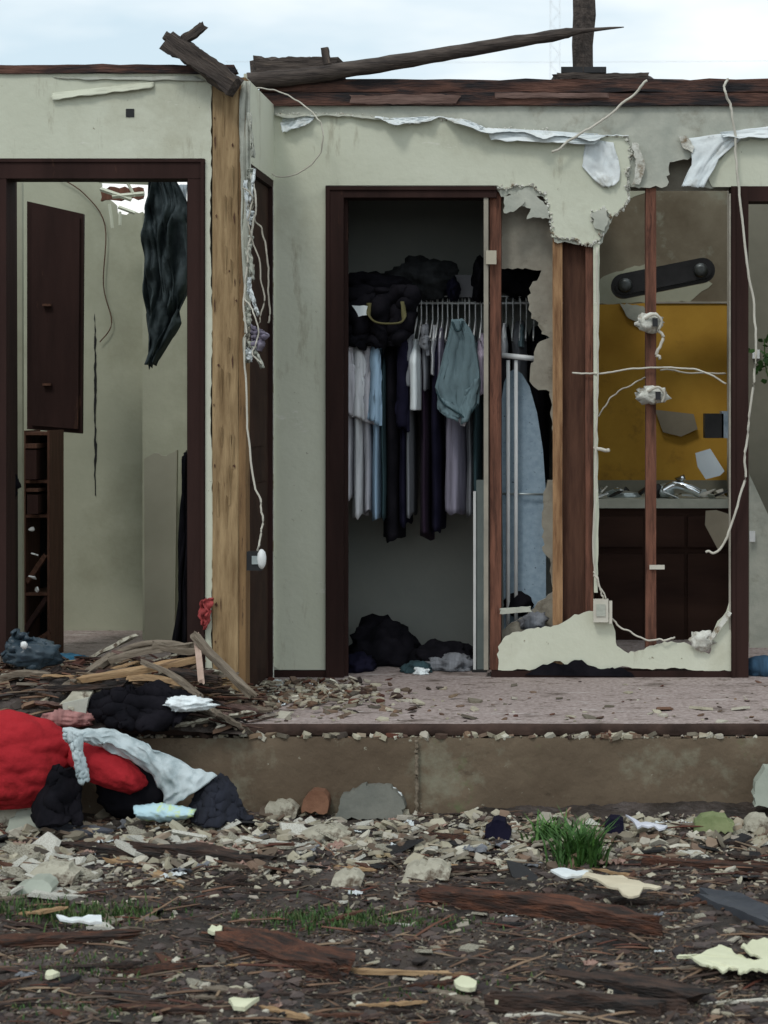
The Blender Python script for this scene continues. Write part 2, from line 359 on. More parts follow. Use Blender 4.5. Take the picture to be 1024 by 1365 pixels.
# ---- bare board behind the paint
bb = [(365, 141), (1400, 141), (1400, 893), (1130, 893), (1130, 249), (955, 249)]+jag([(955, 249), (932, 249), (931, 207), (912, 212), (893, 216), (889, 248), (840, 249), (838, 270), (822, 284), (812, 300), (808, 310), (800, 326), (770, 326), (739, 322), (733, 290), (724, 262), (700, 256), (668, 262), (662, 252)], 2.5, 5, 8)[1:]+[(434, 248), (434, 893), (365, 893)]
BB = skin('wallboard', bb, DW+.006, .012, board, label='bare grey wallboard under the torn top of the wall')
# crumbled gypsum and curled paper lip along every tear
def crumble(path, d, n, seed, parent, r=.006):
    rnd = random.Random(seed); mb = MB(); seg = [(path[i], path[i+1]) for i in range(len(path)-1)]; L = [math.dist(a, b) for a, b in seg]
    for k in range(n):
        (a, b) = rnd.choices(seg, L)[0]; t = rnd.random(); p = P(a[0]+(b[0]-a[0])*t+rnd.gauss(0, 1.2), a[1]+(b[1]-a[1])*t+rnd.gauss(0, 1.2), d+rnd.uniform(-.006, .008))
        s_ = r*rnd.uniform(.4, 1.3); chip(mb, p, s_, s_*.8, rnd, 1.2)
    return part(mb, 'crumbled_edge', gypsum, parent)
crumble(top_edge, DW, 260, 1, W1, .005); crumble(right_edge, DW, 300, 2, W1, .007)
def lip(path, d, w_, seed, parent, m, y0=1):
    vs = []; n = len(path); k_ = 5
    for i, (x, y) in enumerate(path):
        ww = w_*max(.12, .6+1.3*n3(x*.035, y*.02, seed))
        for j in range(k_):
            v = j/(k_-1); p = P(x+.6*n3(i, j, seed), y+y0*ww*v, d); p.y -= .003+ww*.0028*v*v*2.2+.0015*n3(i*.9, j, seed); vs.append(p)
    return part(MB().add(vs, [(i*k_+j, (i+1)*k_+j, (i+1)*k_+j+1, i*k_+j+1) for i in range(n-1) for j in range(k_-1)], 0, False), 'torn_paper', m, parent, solid=.0012)
lip(jag([(366, 152), (400, 154), (440, 152), (500, 156), (525, 158)], .6, 4, 61), DW-.001, 5, 3, W1, board)
lip(jag([(500, 155), (552, 161), (585, 155), (615, 159), (650, 172)], .6, 4, 62), DW-.002, 8, 5, W1, paper)
lip(jag([(646, 171), (700, 173), (760, 180), (838, 180)], .6, 4, 63), DW-.003, 11, 6, W1, paper)
lip(jag([(838, 182), (844, 205), (839, 235), (840, 266)], .8, 4, 64), DW-.002, 0, 7, W1, board)
# patch flakes at the tears
for k, pts in enumerate([[(672, 262), (700, 250), (716, 262), (731, 275), (733, 292), (716, 290), (702, 292), (708, 278), (690, 272)],
                         [(789, 284), (806, 277), (812, 292), (806, 308), (793, 304)], [(843, 190), (852, 192), (856, 206), (860, 224), (852, 246), (842, 246), (848, 220)],
                         [(904, 180), (916, 182), (926, 196), (924, 204), (910, 196)], [(672, 262), (690, 256), (700, 268), (688, 280), (672, 284)]]):
    part(MB().prism(px2(jag(pts+[pts[0]], 1.5, 4, 20+k)[:-1], DW-.012-.003*k), DW-.012-.003*k, .008, 0, 0), 'broken_flake', [gypsum if k in (2, 3) else board], BB)
# inner board behind the studs, torn
skin('inner_wallboard', [(666, 255), (745, 255), (745, 600)]+jag([(738, 590), (736, 560), (733, 522), (718, 520), (706, 508), (707, 490), (712, 470), (720, 455), (733, 450), (722, 445), (718, 430), (708, 424), (704, 400), (708, 380), (716, 374), (722, 360), (690, 357), (666, 358)], 2, 5, 11), DW+.108, .012, innerb, label='torn inner wallboard seen from the stud side')
skin('inner_wallboard', jag([(738, 640), (730, 640), (724, 668), (724, 735), (733, 745), (736, 790), (722, 800), (700, 822), (682, 830), (666, 846)], 2, 5, 12)+[(666, 900), (745, 900), (745, 640)], DW+.108, .012, innerb)
skin('inner_wallboard', [(366, 255), (434, 255), (434, 893), (366, 893)], DW+.108, .012, innerb)
skin('inner_wallboard', [(366, 145), (1400, 145), (1400, 254), (366, 254)], DW+.1085, .012, innerb)
# studs
def stud(x0, x1, y0, y1, d, m, dep=.089, label=None, name='stud', z0=None):
    a = Vector((X_(x0, d), d, Z_(y1, d) if z0 is None else z0)); b = Vector((X_(x1, d), d+dep, Z_(y0, d)))
    mb = MB(); n = 16; vs = []
    rnd = random.Random(int(x0*7))
    for i in range(n+1):
        z = a.z+(b.z-a.z)*i/n
        for (x, y) in ((a.x, a.y), (b.x, a.y), (b.x, b.y), (a.x, b.y)):
            vs.append((x+.0018*n3(z*3, x*50, y*9), y+.0015*n3(z*5, y*50, 1), z))
    fs = [(i*4+k, i*4+(k+1) % 4, i*4+4+(k+1) % 4, i*4+4+k) for i in range(n) for k in range(4)]+[(3, 2, 1, 0), (n*4, n*4+1, n*4+2, n*4+3)]
    mb.add(vs, fs); return part(mb, name, m, HOUSE, label)
DS = DW+.019
stud(653, 668, 250, 893, DS, studr, label='reddish stud at the right side of the closet doorway')
stud(737, 750, 250, 893, DS, studo, label='orange pine stud')
stud(750.5, 780, 250, 893, DS+.05, studd, .038, label='dark stud set flat between two others')
stud(780.5, 791, 250, 893, DS, studr)
stud(861, 875, 250, 893, DS, studr, label='thin reddish stud in front of the ochre wall')
stud(400, 412, 145, 893, DS, studr); stud(1200, 1212, 145, 893, DS, studr); stud(1340, 1352, 145, 893, DS, studr)
part(MB().box((X_(366, DS), DS, TOP-.06), (X_(1400, DS), DS+.088, TOP-.001)), 'header_plate', plate)
# pale board edge beside the stud and jamb strip
skin('board_edge', jag([(791, 326), (800, 322), (799, 420), (797, 560), (798, 700), (797, 790)], .8, 12, 31)+[(792, 790)], DW+.004, .09, paint)
skin('jamb_strip', [(645, 262), (651, 262), (651, 893), (645, 893)], DW-.004, .12, mat('grey_jamb', (.26, .24, .2), (.36, .33, .27), 6, .8, .2), side=MATS['grey_jamb'])
skin('base_plate', [(655, 894.5), (978, 894.5), (978, 903.5), (655, 903.5)], DW-.001, .11, darkwood, side=darkwood, label='dark base plate under the torn wall')
skin('base_plate', [(365, 894), (436, 894), (436, 903.5), (365, 903.5)], DW-.001, .11, darkwood, side=darkwood)
skin('base_plate', [(1130, 894), (1400, 894), (1400, 903.5), (1130, 903.5)], DW-.001, .11, darkwood, side=darkwood)
# black strip put in for the dark of the ragged baseboard gap
skin('baseboard_gap', jag([(700, 900), (712, 893), (724, 886), (740, 884), (752, 887), (766, 880), (776, 880), (786, 889), (806, 892), (826, 890), (842, 897), (846, 902)], 1.5, 5, 33), DW-.012, .01, black, side=black)
# white curled paper
def flap(l, r, d, cu, seed, name='torn_paper'):
    return part(drape(l, r, d, .004, 1.5, 20, 12, seed, .006, 3, curl=lambda u, v: -cu*(v*v)), name, paper, W1, solid=.0015)
flap([(376, 158), (374, 166), (378, 178)], [(424, 153), (419, 158), (412, 167)], DW-.004, .03, 1)
flap([(524, 157), (524, 161), (526, 165)], [(580, 155), (576, 159), (560, 166)], DW-.004, .03, 2)
flap([(612, 158), (622, 164), (636, 175)], [(624, 160), (636, 165), (647, 171)], DW-.004, .02, 3)
flap([(650, 170), (651, 178), (655, 188)], [(797, 178), (800, 186), (792, 194)], DW-.004, .035, 4)
flap([(782, 184), (778, 205), (776, 222), (790, 238), (805, 250)], [(818, 190), (824, 210), (827, 225), (826, 240), (818, 248)], DW-.006, .012, 5)  # paper flap whose white also carries a gleam on the paint
flap([(918, 184), (922, 200), (922, 220), (912, 240), (908, 249)], [(1050, 166), (990, 184), (958, 212), (948, 232), (938, 251)], DW-.012, .03, 6)
flap([(960, 176), (962, 180), (964, 184)], [(1100, 160), (1100, 174), (1100, 186)], DW-.02, .03, 7)
# ---- top plates
def rail(x0, x1, y0, y1, d, dep, m, name='top_plate', label=None, seed=0, splinter=.05):
    z0, z1 = Z_(y1, d), Z_(y0, d); zc = (z0+z1)/2
    return plank(name, (X_(x0, d), d+dep/2, zc), (X_(x1, d), d+dep/2, zc), dep, z1-z0, m, label, parent=HOUSE, seed=seed, nseg=30, splinter=splinter)
rail(-400, 300, 86, 97, DL-.012, .13, plate, label='thin weathered top plate over the left wall', seed=2)
rail(330, 1400, 123, 140, DW-.014, .125, plate, label='lower weathered top plate', seed=3)
rail(352, 1400, 105.5, 122.5, DW-.008, .118, plate, label='upper weathered top plate', seed=4)
facem = mat('pinkish_worn_wood', (.10, .06, .05), (.20, .13, .11), 9, .9, .5, 30, stretch=(.7, 5, 5))
rail(480, 600, 127, 138, DW-.022, .01, facem, 'splintered_face', seed=5); rail(672, 800, 124, 130, DW-.024, .01, facem, 'splintered_face', seed=6)
rail(745, 862, 97, 105, DW, .10, beamw, label='short board on the plate at the foot of the standing post', seed=7)
# ---- door frames
def frame(name, label, d, xl, xr, yt, w_, dep, m=darkwood, left=True, yb=903.5, zt=None):
    fr = MB(); z0 = SLAB; zt = Z_(yt, d); zw = w_/F*d
    a, b = X_(xl, d), X_(xr, d)
    fr.box((a, d, zt-zw), (b, d+dep, zt))
    if left: fr.box((a, d, z0), (a+zw*.92, d+dep, zt-zw-.0005))
    fr.box((b-zw*.92, d, z0), (b, d+dep, zt-zw-.0005))
    # stop and casing bead
    if left: fr.box((a+zw*.92, d+.04, z0), (a+zw*.92+.012, d+.075, zt-zw))
    fr.box((a+.003, d-.006, zt-.012), (b-.003, d, zt-.003))
    return part(fr, name, m, HOUSE, label)
mb = MB(); z0 = SLAB; d = DW-.012; zt = Z_(248, d); zl = Z_(263, d); a = X_(434, d); ai = X_(458, d); b = X_(662, d)
mb.box((a, d, z0), (ai, d+.135, zt)); mb.box((ai, d+.002, zl), (b, d+.133, zt)); mb.box((ai, d+.05, z0), (ai+.012, d+.08, zl))
mb.box((a+.004, d-.006, z0), (a+.018, d, zt-.004)); mb.box((a+.018, d-.006, zt-.016), (b, d, zt-.004))
part(mb, 'door_frame', darkwood, label='dark brown frame of the closet doorway')
mb = MB(); a = X_(975, d); ai = X_(998, d); b = X_(1130, d); bi = X_(1108, d); zl = Z_(268, d)
mb.box((a, d, z0), (ai, d+.135, zt)); mb.box((ai, d+.002, zl), (bi, d+.133, zt)); mb.box((bi, d, z0), (b, d+.135, zt)); mb.box((a+.004, d-.006, z0), (a+.018, d, zt-.004))
part(mb, 'door_frame', darkwood, label='dark brown door frame at the right edge')
mb = MB(); mb.box((X_(972.5, d), d+.008, z0+.2), (X_(974.6, d), d+.05, zt-.03)); part(mb, 'frame_edge', wire_d)
# ---- left wall (nearer)
dl = DL; zt = Z_(212, dl); zl = Z_(238, dl)
lw = [(-400, 98), (284, 98)]+jag([(284, 98), (281, 140), (282, 210), (280, 300), (283, 420), (281, 560), (284, 700), (282, 860), (284, 944)], 1.2, 8, 41)+[(272, 944), (272, 211), (-60, 211), (-60, 944), (-400, 944)]
LW = skin('wall', lw, dl, .013, label='pale green wall above the wide left doorway')
skin('inner_wallboard', [(-400, 98), (284, 98), (284, 944), (272, 944), (272, 211), (-60, 211), (-60, 944), (-400, 944)], dl+.102, .012, innerb)
for xx in (-390, -250, -140, 30, 150): part(MB().box((X_(xx, dl), dl+.014, zt if xx > -60 else SLAB), (X_(xx, dl)+.038, dl+.101, TOP-.002)), 'stud', studr)
# dark square hole with frame of broken gypsum, and a scraped strip
part(MB().box((X_(168, dl), dl-.003, Z_(156, dl)), (X_(179, dl), dl-.0005, Z_(145, dl))), 'outlet_hole', blackm, LW, 'small square black hole')
part(drape([(70, 124), (69, 129), (71, 134)], [(205, 109), (206, 114), (204, 118)], dl-.002, .003, 2, 30, 6, 8, .003, 2, curl=lambda u, v: -.016*v), 'peeling_strip', paint, LW, 'peeling horizontal strip of paint', solid=.002)
part(drape([(70, 103), (90, 106)], [(260, 101), (275, 108)], dl-.001, .002, 2, 30, 4, 9, .003, 2, curl=lambda u, v: -.006*v), 'peeling_strip', board, LW, solid=.0015)
mb = MB(); d = dl-.01
mb.box((X_(-60, d), d, zl), (X_(273, d), d+.13, zt)); mb.box((X_(250, d), d+.002, SLAB), (X_(273, d), d+.128, zl)); mb.box((X_(246, d), d+.05, SLAB), (X_(250, d), d+.09, zl))
mb.box((X_(-60, d), d-.007, zt-.012), (X_(273, d), d, zt-.002)); mb.box((X_(268, d), d-.007, SLAB), (X_(272, d), d, zt-.012))
mb.box((X_(-60, d), d+.002, SLAB), (X_(8, d), d+.128, zl))
part(mb, 'door_frame', darkwood, label='dark brown frame of the wide left doorway')
# ---- corner post
XR = X_(325, DL)
mb = MB(); n = 60; vs = []; xa, xb = X_(283.5, DL), X_(318, DL)
for i in range(n+1):
    z = SLAB+(2.70-SLAB)*i/n
    for (x, y) in ((xa, DL-.004), (xa+.045, DL-.004+.0015*n3(z*5, 0, 3)), (xb-.005, DL-.004), (xb, DL), (xb, DL+.1), (xa, DL+.1)):
        vs.append((x+.0025*n3(z*3, x*20, 1), y+.003*n3(z*7, x*30, 2), z))
fs = [(i*6+k, i*6+(k+1) % 6, i*6+6+(k+1) % 6, i*6+6+k) for i in range(n) for k in range(6)]+[tuple(range(6))[::-1], tuple(range(n*6, n*6+6))]
mb.add(vs, fs); PO = part(mb, 'corner_post', postw, label='splintered yellow pine corner post')
rnd = random.Random(5)
mb = MB()
for k in range(17):     # gouges, nail holes and lifted splinters
    x = rnd.choice([rnd.uniform(xa+.004, xa+.02), rnd.uniform(xa, xb-.01), rnd.uniform(xb-.025, xb-.006)]); z = rnd.uniform(.45, 2.6); l = rnd.choice([.012, .02, .07, .12])*rnd.uniform(.5, 1); ww = rnd.uniform(.002, .006) if l > .03 else rnd.uniform(.004, .009)
    mb.add([(x+ww/2, DL-.0085, z), (x+ww, DL-.0085, z+l*.4), (x+ww*.6, DL-.0085, z+l), (x-ww*.2, DL-.0085, z+l*.6), (x+ww/2, DL, z+l/2)], [(0, 1, 2, 3), (0, 4, 1), (1, 4, 2), (2, 4, 3), (3, 4, 0)])
part(mb, 'gouge', studd, PO)
mb = MB()
for k in range(16):
    x = rnd.uniform(xa+.01, xb-.015); z = rnd.uniform(.5, 2.5); l = rnd.uniform(.06, .16)
    part(MB().add([(x, DL-.005, z), (x+.008, DL-.005, z), (x+.004, DL-.018, z+l), (x+.012, DL-.006, z+l*.9)], [(0, 1, 3), (0, 3, 2), (0, 2, 1), (1, 2, 3)]), 'splinter', postw, PO)
stud(318.5, 327.5, 103, 944, DL+.002, postside, .10, 'pine stud toned darker as the shaded side of the corner post')
# ---- return wall with its dark door
XR = X_(329, DL)-.0
def rw(pts, x, th):   # pts (depth, z)
    mb = MB(); n = len(pts); vs = [(x, a, b) for a, b in pts]+[(x-th, a, b) for a, b in pts]
    return mb.add(vs, [tuple(range(n)), tuple(range(2*n-1, n-1, -1))]+[(i, i+n, (i+1) % n+n, (i+1) % n) for i in range(n)], [0, 0]+[1]*n)
XR = X_(365.5, DW)-.0
hd = 2.40
e = [(DL+.10, TOP), (DW, TOP), (DW, SLAB), (DW-.012, SLAB), (DW-.012, hd), (DL+.17, hd)]
rnd = random.Random(8); z = hd
while z > 1.55:
    e.append((DL+.17-rnd.uniform(.0, .07), z)); z -= .04
e += [(DL+.10, 1.5)]
RW = part(rw(e, XR, .012), 'wall', [paint, gypsum], label='short pale return wall between the corner post and the closet wall')
mb = MB(); mb.box((XR-.10, DL+.105, SLAB), (XR-.014, DL+.16, hd-.03)); mb.box((XR-.10, DW-.03, SLAB), (XR-.003, DW-.0125, hd-.03)); mb.box((XR-.10, DL+.105, hd-.03), (XR-.003, DW-.0125, hd-.001))
part(mb, 'door_frame', darkwood, label='dark frame of the narrow side doorway')
mb = MB(); mb.box((XR-.055, DL+.162, SLAB+.01), (XR-.02, DW-.032, hd-.034)); 
for (za, zb) in ((.5, 1.15), (1.3, 2.25)): mb.box((XR-.02, DL+.26, za), (XR-.014, DW-.12, zb))
part(mb, 'door', vanwood, label='dark brown door in the narrow side doorway')
skin('wall', [(325, 98), (329, 98), (329, 300), (326, 330), (325, 300)], DL+.085, .012, paint)
# ragged paper and gypsum strip hanging at the torn corner
l = [(322, 108), (320, 180), (321, 250), (322, 330), (325, 400), (326, 450), (328, 482)]
r = [(334, 108), (332, 170), (336, 240), (330, 300), (336, 380), (332, 430), (332, 484)]
part(drape(l, r, DL-.0, .006, 2, 8, 60, 13, .012, 4), 'torn_board_strip', board, HOUSE, 'ragged strip of wallboard hanging beside the post', solid=.004)
for k, (a, b_, c_, dd) in enumerate([((330, 150), (336, 210), 5, 1), ((324, 240), (331, 300), 6, 2), ((326, 330), (335, 372), 8, 3), ((329, 385), (343, 420), 6, 4), ((330, 455), (347, 490), 9, 5), ((338, 225), (333, 268), 3, 6)]):
    part(drape([a, b_], [(a[0]+c_, a[1]), (b_[0]+c_*.6, b_[1])], DL-.01-.004*k, .003, 1, 6, 12, k, .01, 4), 'torn_paper', [board, paper][k % 2], RW, solid=.002)
# ---- interior walls
closetL, closetR, CB = X_(428, 8.42), X_(757, 8.42), 9.10
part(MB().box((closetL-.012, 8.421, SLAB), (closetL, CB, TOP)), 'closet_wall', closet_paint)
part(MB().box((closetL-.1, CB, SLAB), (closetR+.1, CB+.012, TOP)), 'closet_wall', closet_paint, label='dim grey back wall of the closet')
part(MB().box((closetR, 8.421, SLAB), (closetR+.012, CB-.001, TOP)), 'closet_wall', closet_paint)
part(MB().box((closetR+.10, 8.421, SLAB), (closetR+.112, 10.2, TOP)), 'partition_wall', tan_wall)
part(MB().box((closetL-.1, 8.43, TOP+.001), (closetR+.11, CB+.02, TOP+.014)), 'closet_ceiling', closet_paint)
BD = 10.2; BR = X_(972, BD)
m_ = [(closetR+.11, SLAB), (1.9, SLAB), (1.9, TOP), (closetR+.11, TOP)]
part(MB().prism(m_, BD, .015), 'bathroom_wall', tan_wall, label='stained tan wall above the ochre panel')
part(MB().prism(px2(jag([(797, 406), (870, 404), (971, 405)], .6, 12, 3)+[(971, 665), (797, 665)], BD-.004), BD-.004, .003), 'ochre_panel', ochre, label='mustard ochre patch of wall over the vanity')
part(MB().box((X_(868, BD), BD-.012, Z_(404.5, BD)), (X_(971, BD), BD-.0005, Z_(402, BD))), 'trim_strip', wire_d)
part(MB().box((BR, 9.52, SLAB), (BR+.012, BD-.001, TOP)), 'bathroom_wall', olive)
part(MB().box((BR+.0125, 9.52, SLAB), (1.9, 9.535, TOP)), 'bathroom_wall', olive, label='olive grey wall seen through the right doorway')
part(MB().box((X_(969, BD), BD-.03, Z_(665, BD)), (X_(971.5, BD), BD-.013, Z_(255, BD))), 'trim_strip', wire_d)
# pale smear of wall where light patch shows behind the lamp
part(MB().prism(px2(jag([(800, 372), (822, 362), (860, 352), (866, 362), (940, 372), (950, 378), (936, 388), (920, 402), (798, 405)], 1.5, 6, 4), BD-.002), BD-.002, .0015), 'pale_patch', paint_in)
part(MB().prism(px2([(797, 240), (985, 240), (940, 246), (905, 248), (870, 254), (845, 262), (822, 276), (806, 296), (797, 320)], BD-.002), BD-.002, .0015), 'pale_patch', paint_in)
# left room
LB = 10.0
part(MB().prism(px2([(-900, 150), (120, 200)]+jag([(120, 200), (132, 236), (140, 262), (152, 270), (158, 286), (190, 282), (196, 292), (330, 290)], 2, 5, 44)+[(500, 290), (500, 848), (-900, 848)], LB), LB, .014, 0, 1), 'room_wall', [paint_in, gypsum], label='grey green back wall of the left room')
part(MB().prism(px2([(190, 286), (300, 280), (300, 880), (190, 880)], 9.6), 9.6, .014, 0, 1), 'room_wall', [paint_in, gypsum])
part(MB().box((X_(190, 9.6)-.001, 9.615, SLAB), (X_(190, 9.6)+.012, LB-.001, Z_(286, 9.6))), 'room_wall', paint_in)
part(MB().box((-3.9, 7.6, SLAB), (-3.88, 10, TOP)), 'room_wall', paint_in)
part(MB().box((XR-.13, DW-.1, SLAB), (XR-.115, LB, TOP-.3)), 'room_wall', paint_in)
part(MB().prism(px2([(20, 242), (29, 243), (30, 900), (21, 900)], 8.6), 8.6, .03), 'casing', paint_in, label='pale narrow casing at far left')
part(MB().prism(px2([(6, 240), (19, 240), (21, 905), (6, 905)], 8.3), 8.3, .04), 'door', darkwood, label='edge of an open dark door at far left')
# crack
cr = [(126, 418), (128, 440), (128, 480), (129, 520), (127.5, 560), (129, 600), (127.5, 640), (128, 662), (126.5, 660), (125.5, 620), (126, 580), (125, 540), (126, 500), (125.5, 450)]
part(MB().prism(px2(jag(cr+[cr[0]], .9, 6, 9)[:-1], LB-.003), LB-.003, .002), 'crack', blackm, label='long black vertical crack')
# torn trims and shredded board at the top of the left room
mb = MB()
for (x0_, y0_, x1_, y1_, t_) in [(132, 240, 212, 243, 4), (134, 252, 175, 266, 3), (150, 262, 192, 258, 3), (146, 272, 150, 304, 2), (158, 276, 180, 284, 2.5), (160, 282, 160, 300, 2), (168, 240, 180, 262, 2)]:
    mb.tube([P(x0_, y0_, 9.5), P(x1_, y1_, 9.5)], t_/F*9.5, 4)
part(mb, 'broken_trim', paint, label='white broken ceiling trim above the torn back wall')
part(MB().prism(px2(jag([(134, 268), (190, 264), (190, 250), (134, 250), (134, 268)], 2, 6, 4), 9.7), 9.7, .03), 'ceiling_remnant', studr)

# ---------------------------------------------------------------- things in the left room
ct = thing('wall_cabinet', P(72, 577, 9.3), 'dark brown cabinet door panel hanging high in the left room', 'cabinet')
part(MB().prism(px2([(36, 268), (111, 285), (109, 578), (36, 572)], 9.3), 9.3, .03), 'panel', darkwood, ct)
part(MB().prism(px2([(42, 275), (106, 290), (104, 572), (42, 567)], 9.285), 9.285, .015), 'cabinet_door', darkwood, ct)
for yy in (406, 512): part(MB().box((X_(57, 9.27), 9.262, Z_(yy+2, 9.27)), (X_(68, 9.27), 9.285, Z_(yy-1, 9.27))), 'handle', studd, ct)
sh = thing('shelf_rack', P(45, 905, 8.9), 'narrow dark rack of broken shelves under the hanging cabinet panel', 'shelf')
d = 8.9
part(MB().prism(px2([(30, 574), (64, 576), (66, 905), (30, 905)], d+.25), d+.25, .015), 'back_panel', blackm, sh)
for xx in (31, 63): part(MB().prism(px2([(xx, 574), (xx+3, 574), (xx+3, 880), (xx, 880)], d), d, .25), 'side_panel', studd, sh)
for yy in (576, 640, 686, 790): part(MB().prism(px2([(34.2, yy), (62.8, yy), (62.8, yy+4), (34.2, yy+4)], d+.002), d+.002, .245), 'shelf', studd, sh)
for (x0_, x1_, y0_, y1_, lab) in [(34, 68, 590, 639, 'upper of two reddish dark boxes jutting from the narrow rack'), (36, 70, 648, 685, 'lower of two reddish dark boxes jutting from the narrow rack')]:
    bo = thing('storage_box', P((x0_+x1_)/2, y1_, d), lab, 'box')
    part(MB().box(P(x0_, y1_, d-.05), P(x1_, y0_+8, d+.2)), 'body', darkwood, bo); part(MB().box(P(x0_-1, y0_+7.5, d-.055), P(x1_+1, y0_, d+.205)), 'lid', studd, bo)
for k, (a_, b_, w_, m_, lab) in enumerate([((37, 775), (60, 742), .05, studd, 'dark splinter of board leaning in the narrow rack, highest of four'), ((36, 838), (61, 800), .06, darkwood, 'dark broken board slanting in the narrow rack, second of four'), ((40, 862), (62, 846), .04, studd, 'short dark board low in the narrow rack, third of four'), ((35, 880), (58, 872), .05, darkwood, 'dark broken board at the foot of the narrow rack')]):
    plank('broken_board', P(*a_, d+.03), P(*b_, d+.03), w_, .02, m_, lab, 'board', seed=200+k, splinter=.03)
for k, (xx, yy, lab) in enumerate([(42, 706, 'tiny bright fragment high in the narrow rack'), (47, 740, 'tiny bright fragment in the middle of the narrow rack'), (43, 770, 'small white chip on the slanting board in the rack'), (50, 786, 'tiny reddish white chip low in the narrow rack')]):
    mb = MB(); chip(mb, P(xx, yy, d-.01), .013, .006, random.Random(k), 1.0, elong=1.5); tag(mb.build('white_fragment', white_pl), lab, 'fragment')
# hanging dark green tarp
o = drape([(198, 238), (191, 275), (189, 310), (191, 345), (190, 380), (193, 415), (193, 450), (195, 485)], [(233, 238), (248, 275), (246, 300), (252, 345), (250, 380), (244, 412), (240, 430), (226, 452), (206, 487)], 8.6, .016, 4.3, 70, 120, 3, .03, 18, cr=.07).build('hanging_tarp', mat('dark_green_sheeting', (.014, .024, .026), (.05, .068, .075), 12, .75, .9, 18, c3=(.012, .012, .014), s3=4), solid=.003)
tag(o, 'dark green tattered sheeting hanging inside the left doorway', 'tarp')
o = drape([(236, 246), (238, 300), (240, 340), (242, 370)], [(249, 246), (249, 290), (249, 340), (250, 372)], 8.75, .01, 2, 12, 20, 5, .01, 4).build('hanging_rag', mat('pale_blue_rag', (.28, .34, .38), (.42, .48, .52), 6, .8, .4), solid=.003)
tag(o, 'pale rag behind the dark hanging sheeting', 'rag')
# added panel for shade low on the wall, black sheet for dark gap
o = MB().prism(px2(jag([(192, 612), (205, 604), (222, 608), (236, 600)], 1.2, 5, 3)+[(232, 905), (193, 905)], 9.4), 9.4, .03).build('shade_panel', mat('shaded_wall_grey', (.29, .285, .22), (.37, .36, .285), 2, .8, .1))
tag(o, 'added panel standing for the shaded lower part of the left room wall', 'panel')
o = drape([(243, 612), (240, 700), (236, 800), (228, 900)], [(249, 600), (251, 700), (251, 800), (252, 905)], 8.4, .02, 2, 16, 30, 7, .015, 2).build('dark_gap_sheet', black, solid=.004)
tag(o, 'black sheet put in for the dark gap beside the left door jamb', 'sheet')
o = tag(MB().tube(smooth_path([P(78, 236, LB-.02), P(112, 258, LB-.02), P(140, 300, LB-.02), P(138, 380, LB-.02), P(149, 430, LB-.02), P(133, 456, LB-.02)]), .003, 5).build('thin_cable', MATS['dark_stud_wood']), 'thin dark cable curling down the left room wall', 'cable')
o = tag(drape([(0, 625), (2, 645), (0, 668)], [(18, 628), (26, 650), (20, 664)], 7.9, .01, 2, 12, 12, 3, .02).build('dark_rag', black, solid=.003), 'dark rag caught on the door edge at far left', 'rag')

# ---------------------------------------------------------------- loose roof timber
def log(name, pts, rs, m, label, cat, seed=0, flat=1, seg=8, rough=.35):
    return tag(MB().tube(smooth_path(pts, 8), [lerp_list([(r,) for r in rs], i/(8*(len(pts)-1)))[0] for i in range(8*(len(pts)-1)+1)], seg, 0, flat, seed, rough).build(name, m), label, cat)
d = DW-.03
log('fallen_beam', [P(330, 108, d), P(430, 98, d), P(550, 79, d), P(650, 62, d), P(745, 46, d), P(775, 41, d), P(832, 36, d)], [.036, .034, .031, .028, .024, .012, .002], beamw, 'long tapering dark beam slanting up to the standing post', 'beam', 3, rough=.16)
o = plank('roof_block', P(345, 90, DW+.03), P(446, 91, DW+.03), .09, .075, beamw, 'short dark board block on the plate under the slanting beam', 'board', seed=9)
o = plank('wood_stub', P(436, 84, DW+.0), P(432, 65, DW), .04, .03, beamw, 'small upright stub of wood behind the slanting beam', 'board', seed=10, splinter=.008)
pt = thing('roof_post', P(777, 98, DW+.05), 'dark upright post standing on the top plate at right of centre', 'post')
part(MB().tube([P(778, 103, DW+.05), P(777, 60, DW+.05), P(779, 20, DW+.05), P(777, -40, DW+.05), P(778, -110, DW+.05), P(776, -112, DW+.05)], [.043, .045, .048, .045, .044, .01], 4, 0, 1, 4, .1), 'upright', beamw, pt)
part(MB().box(P(748, 96.5, DW+.01), P(808, 93, DW+.09)), 'foot_plate', blackm, pt)
tb = thing('tilted_rafter', P(305, 120, DL), 'broken rafter end tilting up from the corner post into the sky', 'beam')
plank('board', P(312, 116, DL-.06), P(228, 56, DL-.06), .075, .07, beamw, parent=tb, seed=12, splinter=.02)
plank('splinter', P(246, 52, DL-.06), P(270, 34, DL-.06), .035, .03, beamw, parent=tb, seed=13, splinter=.015)
plank('splinter', P(222, 48, DL-.075), P(243, 60, DL-.075), .03, .03, beamw, parent=tb, seed=14, splinter=.012)

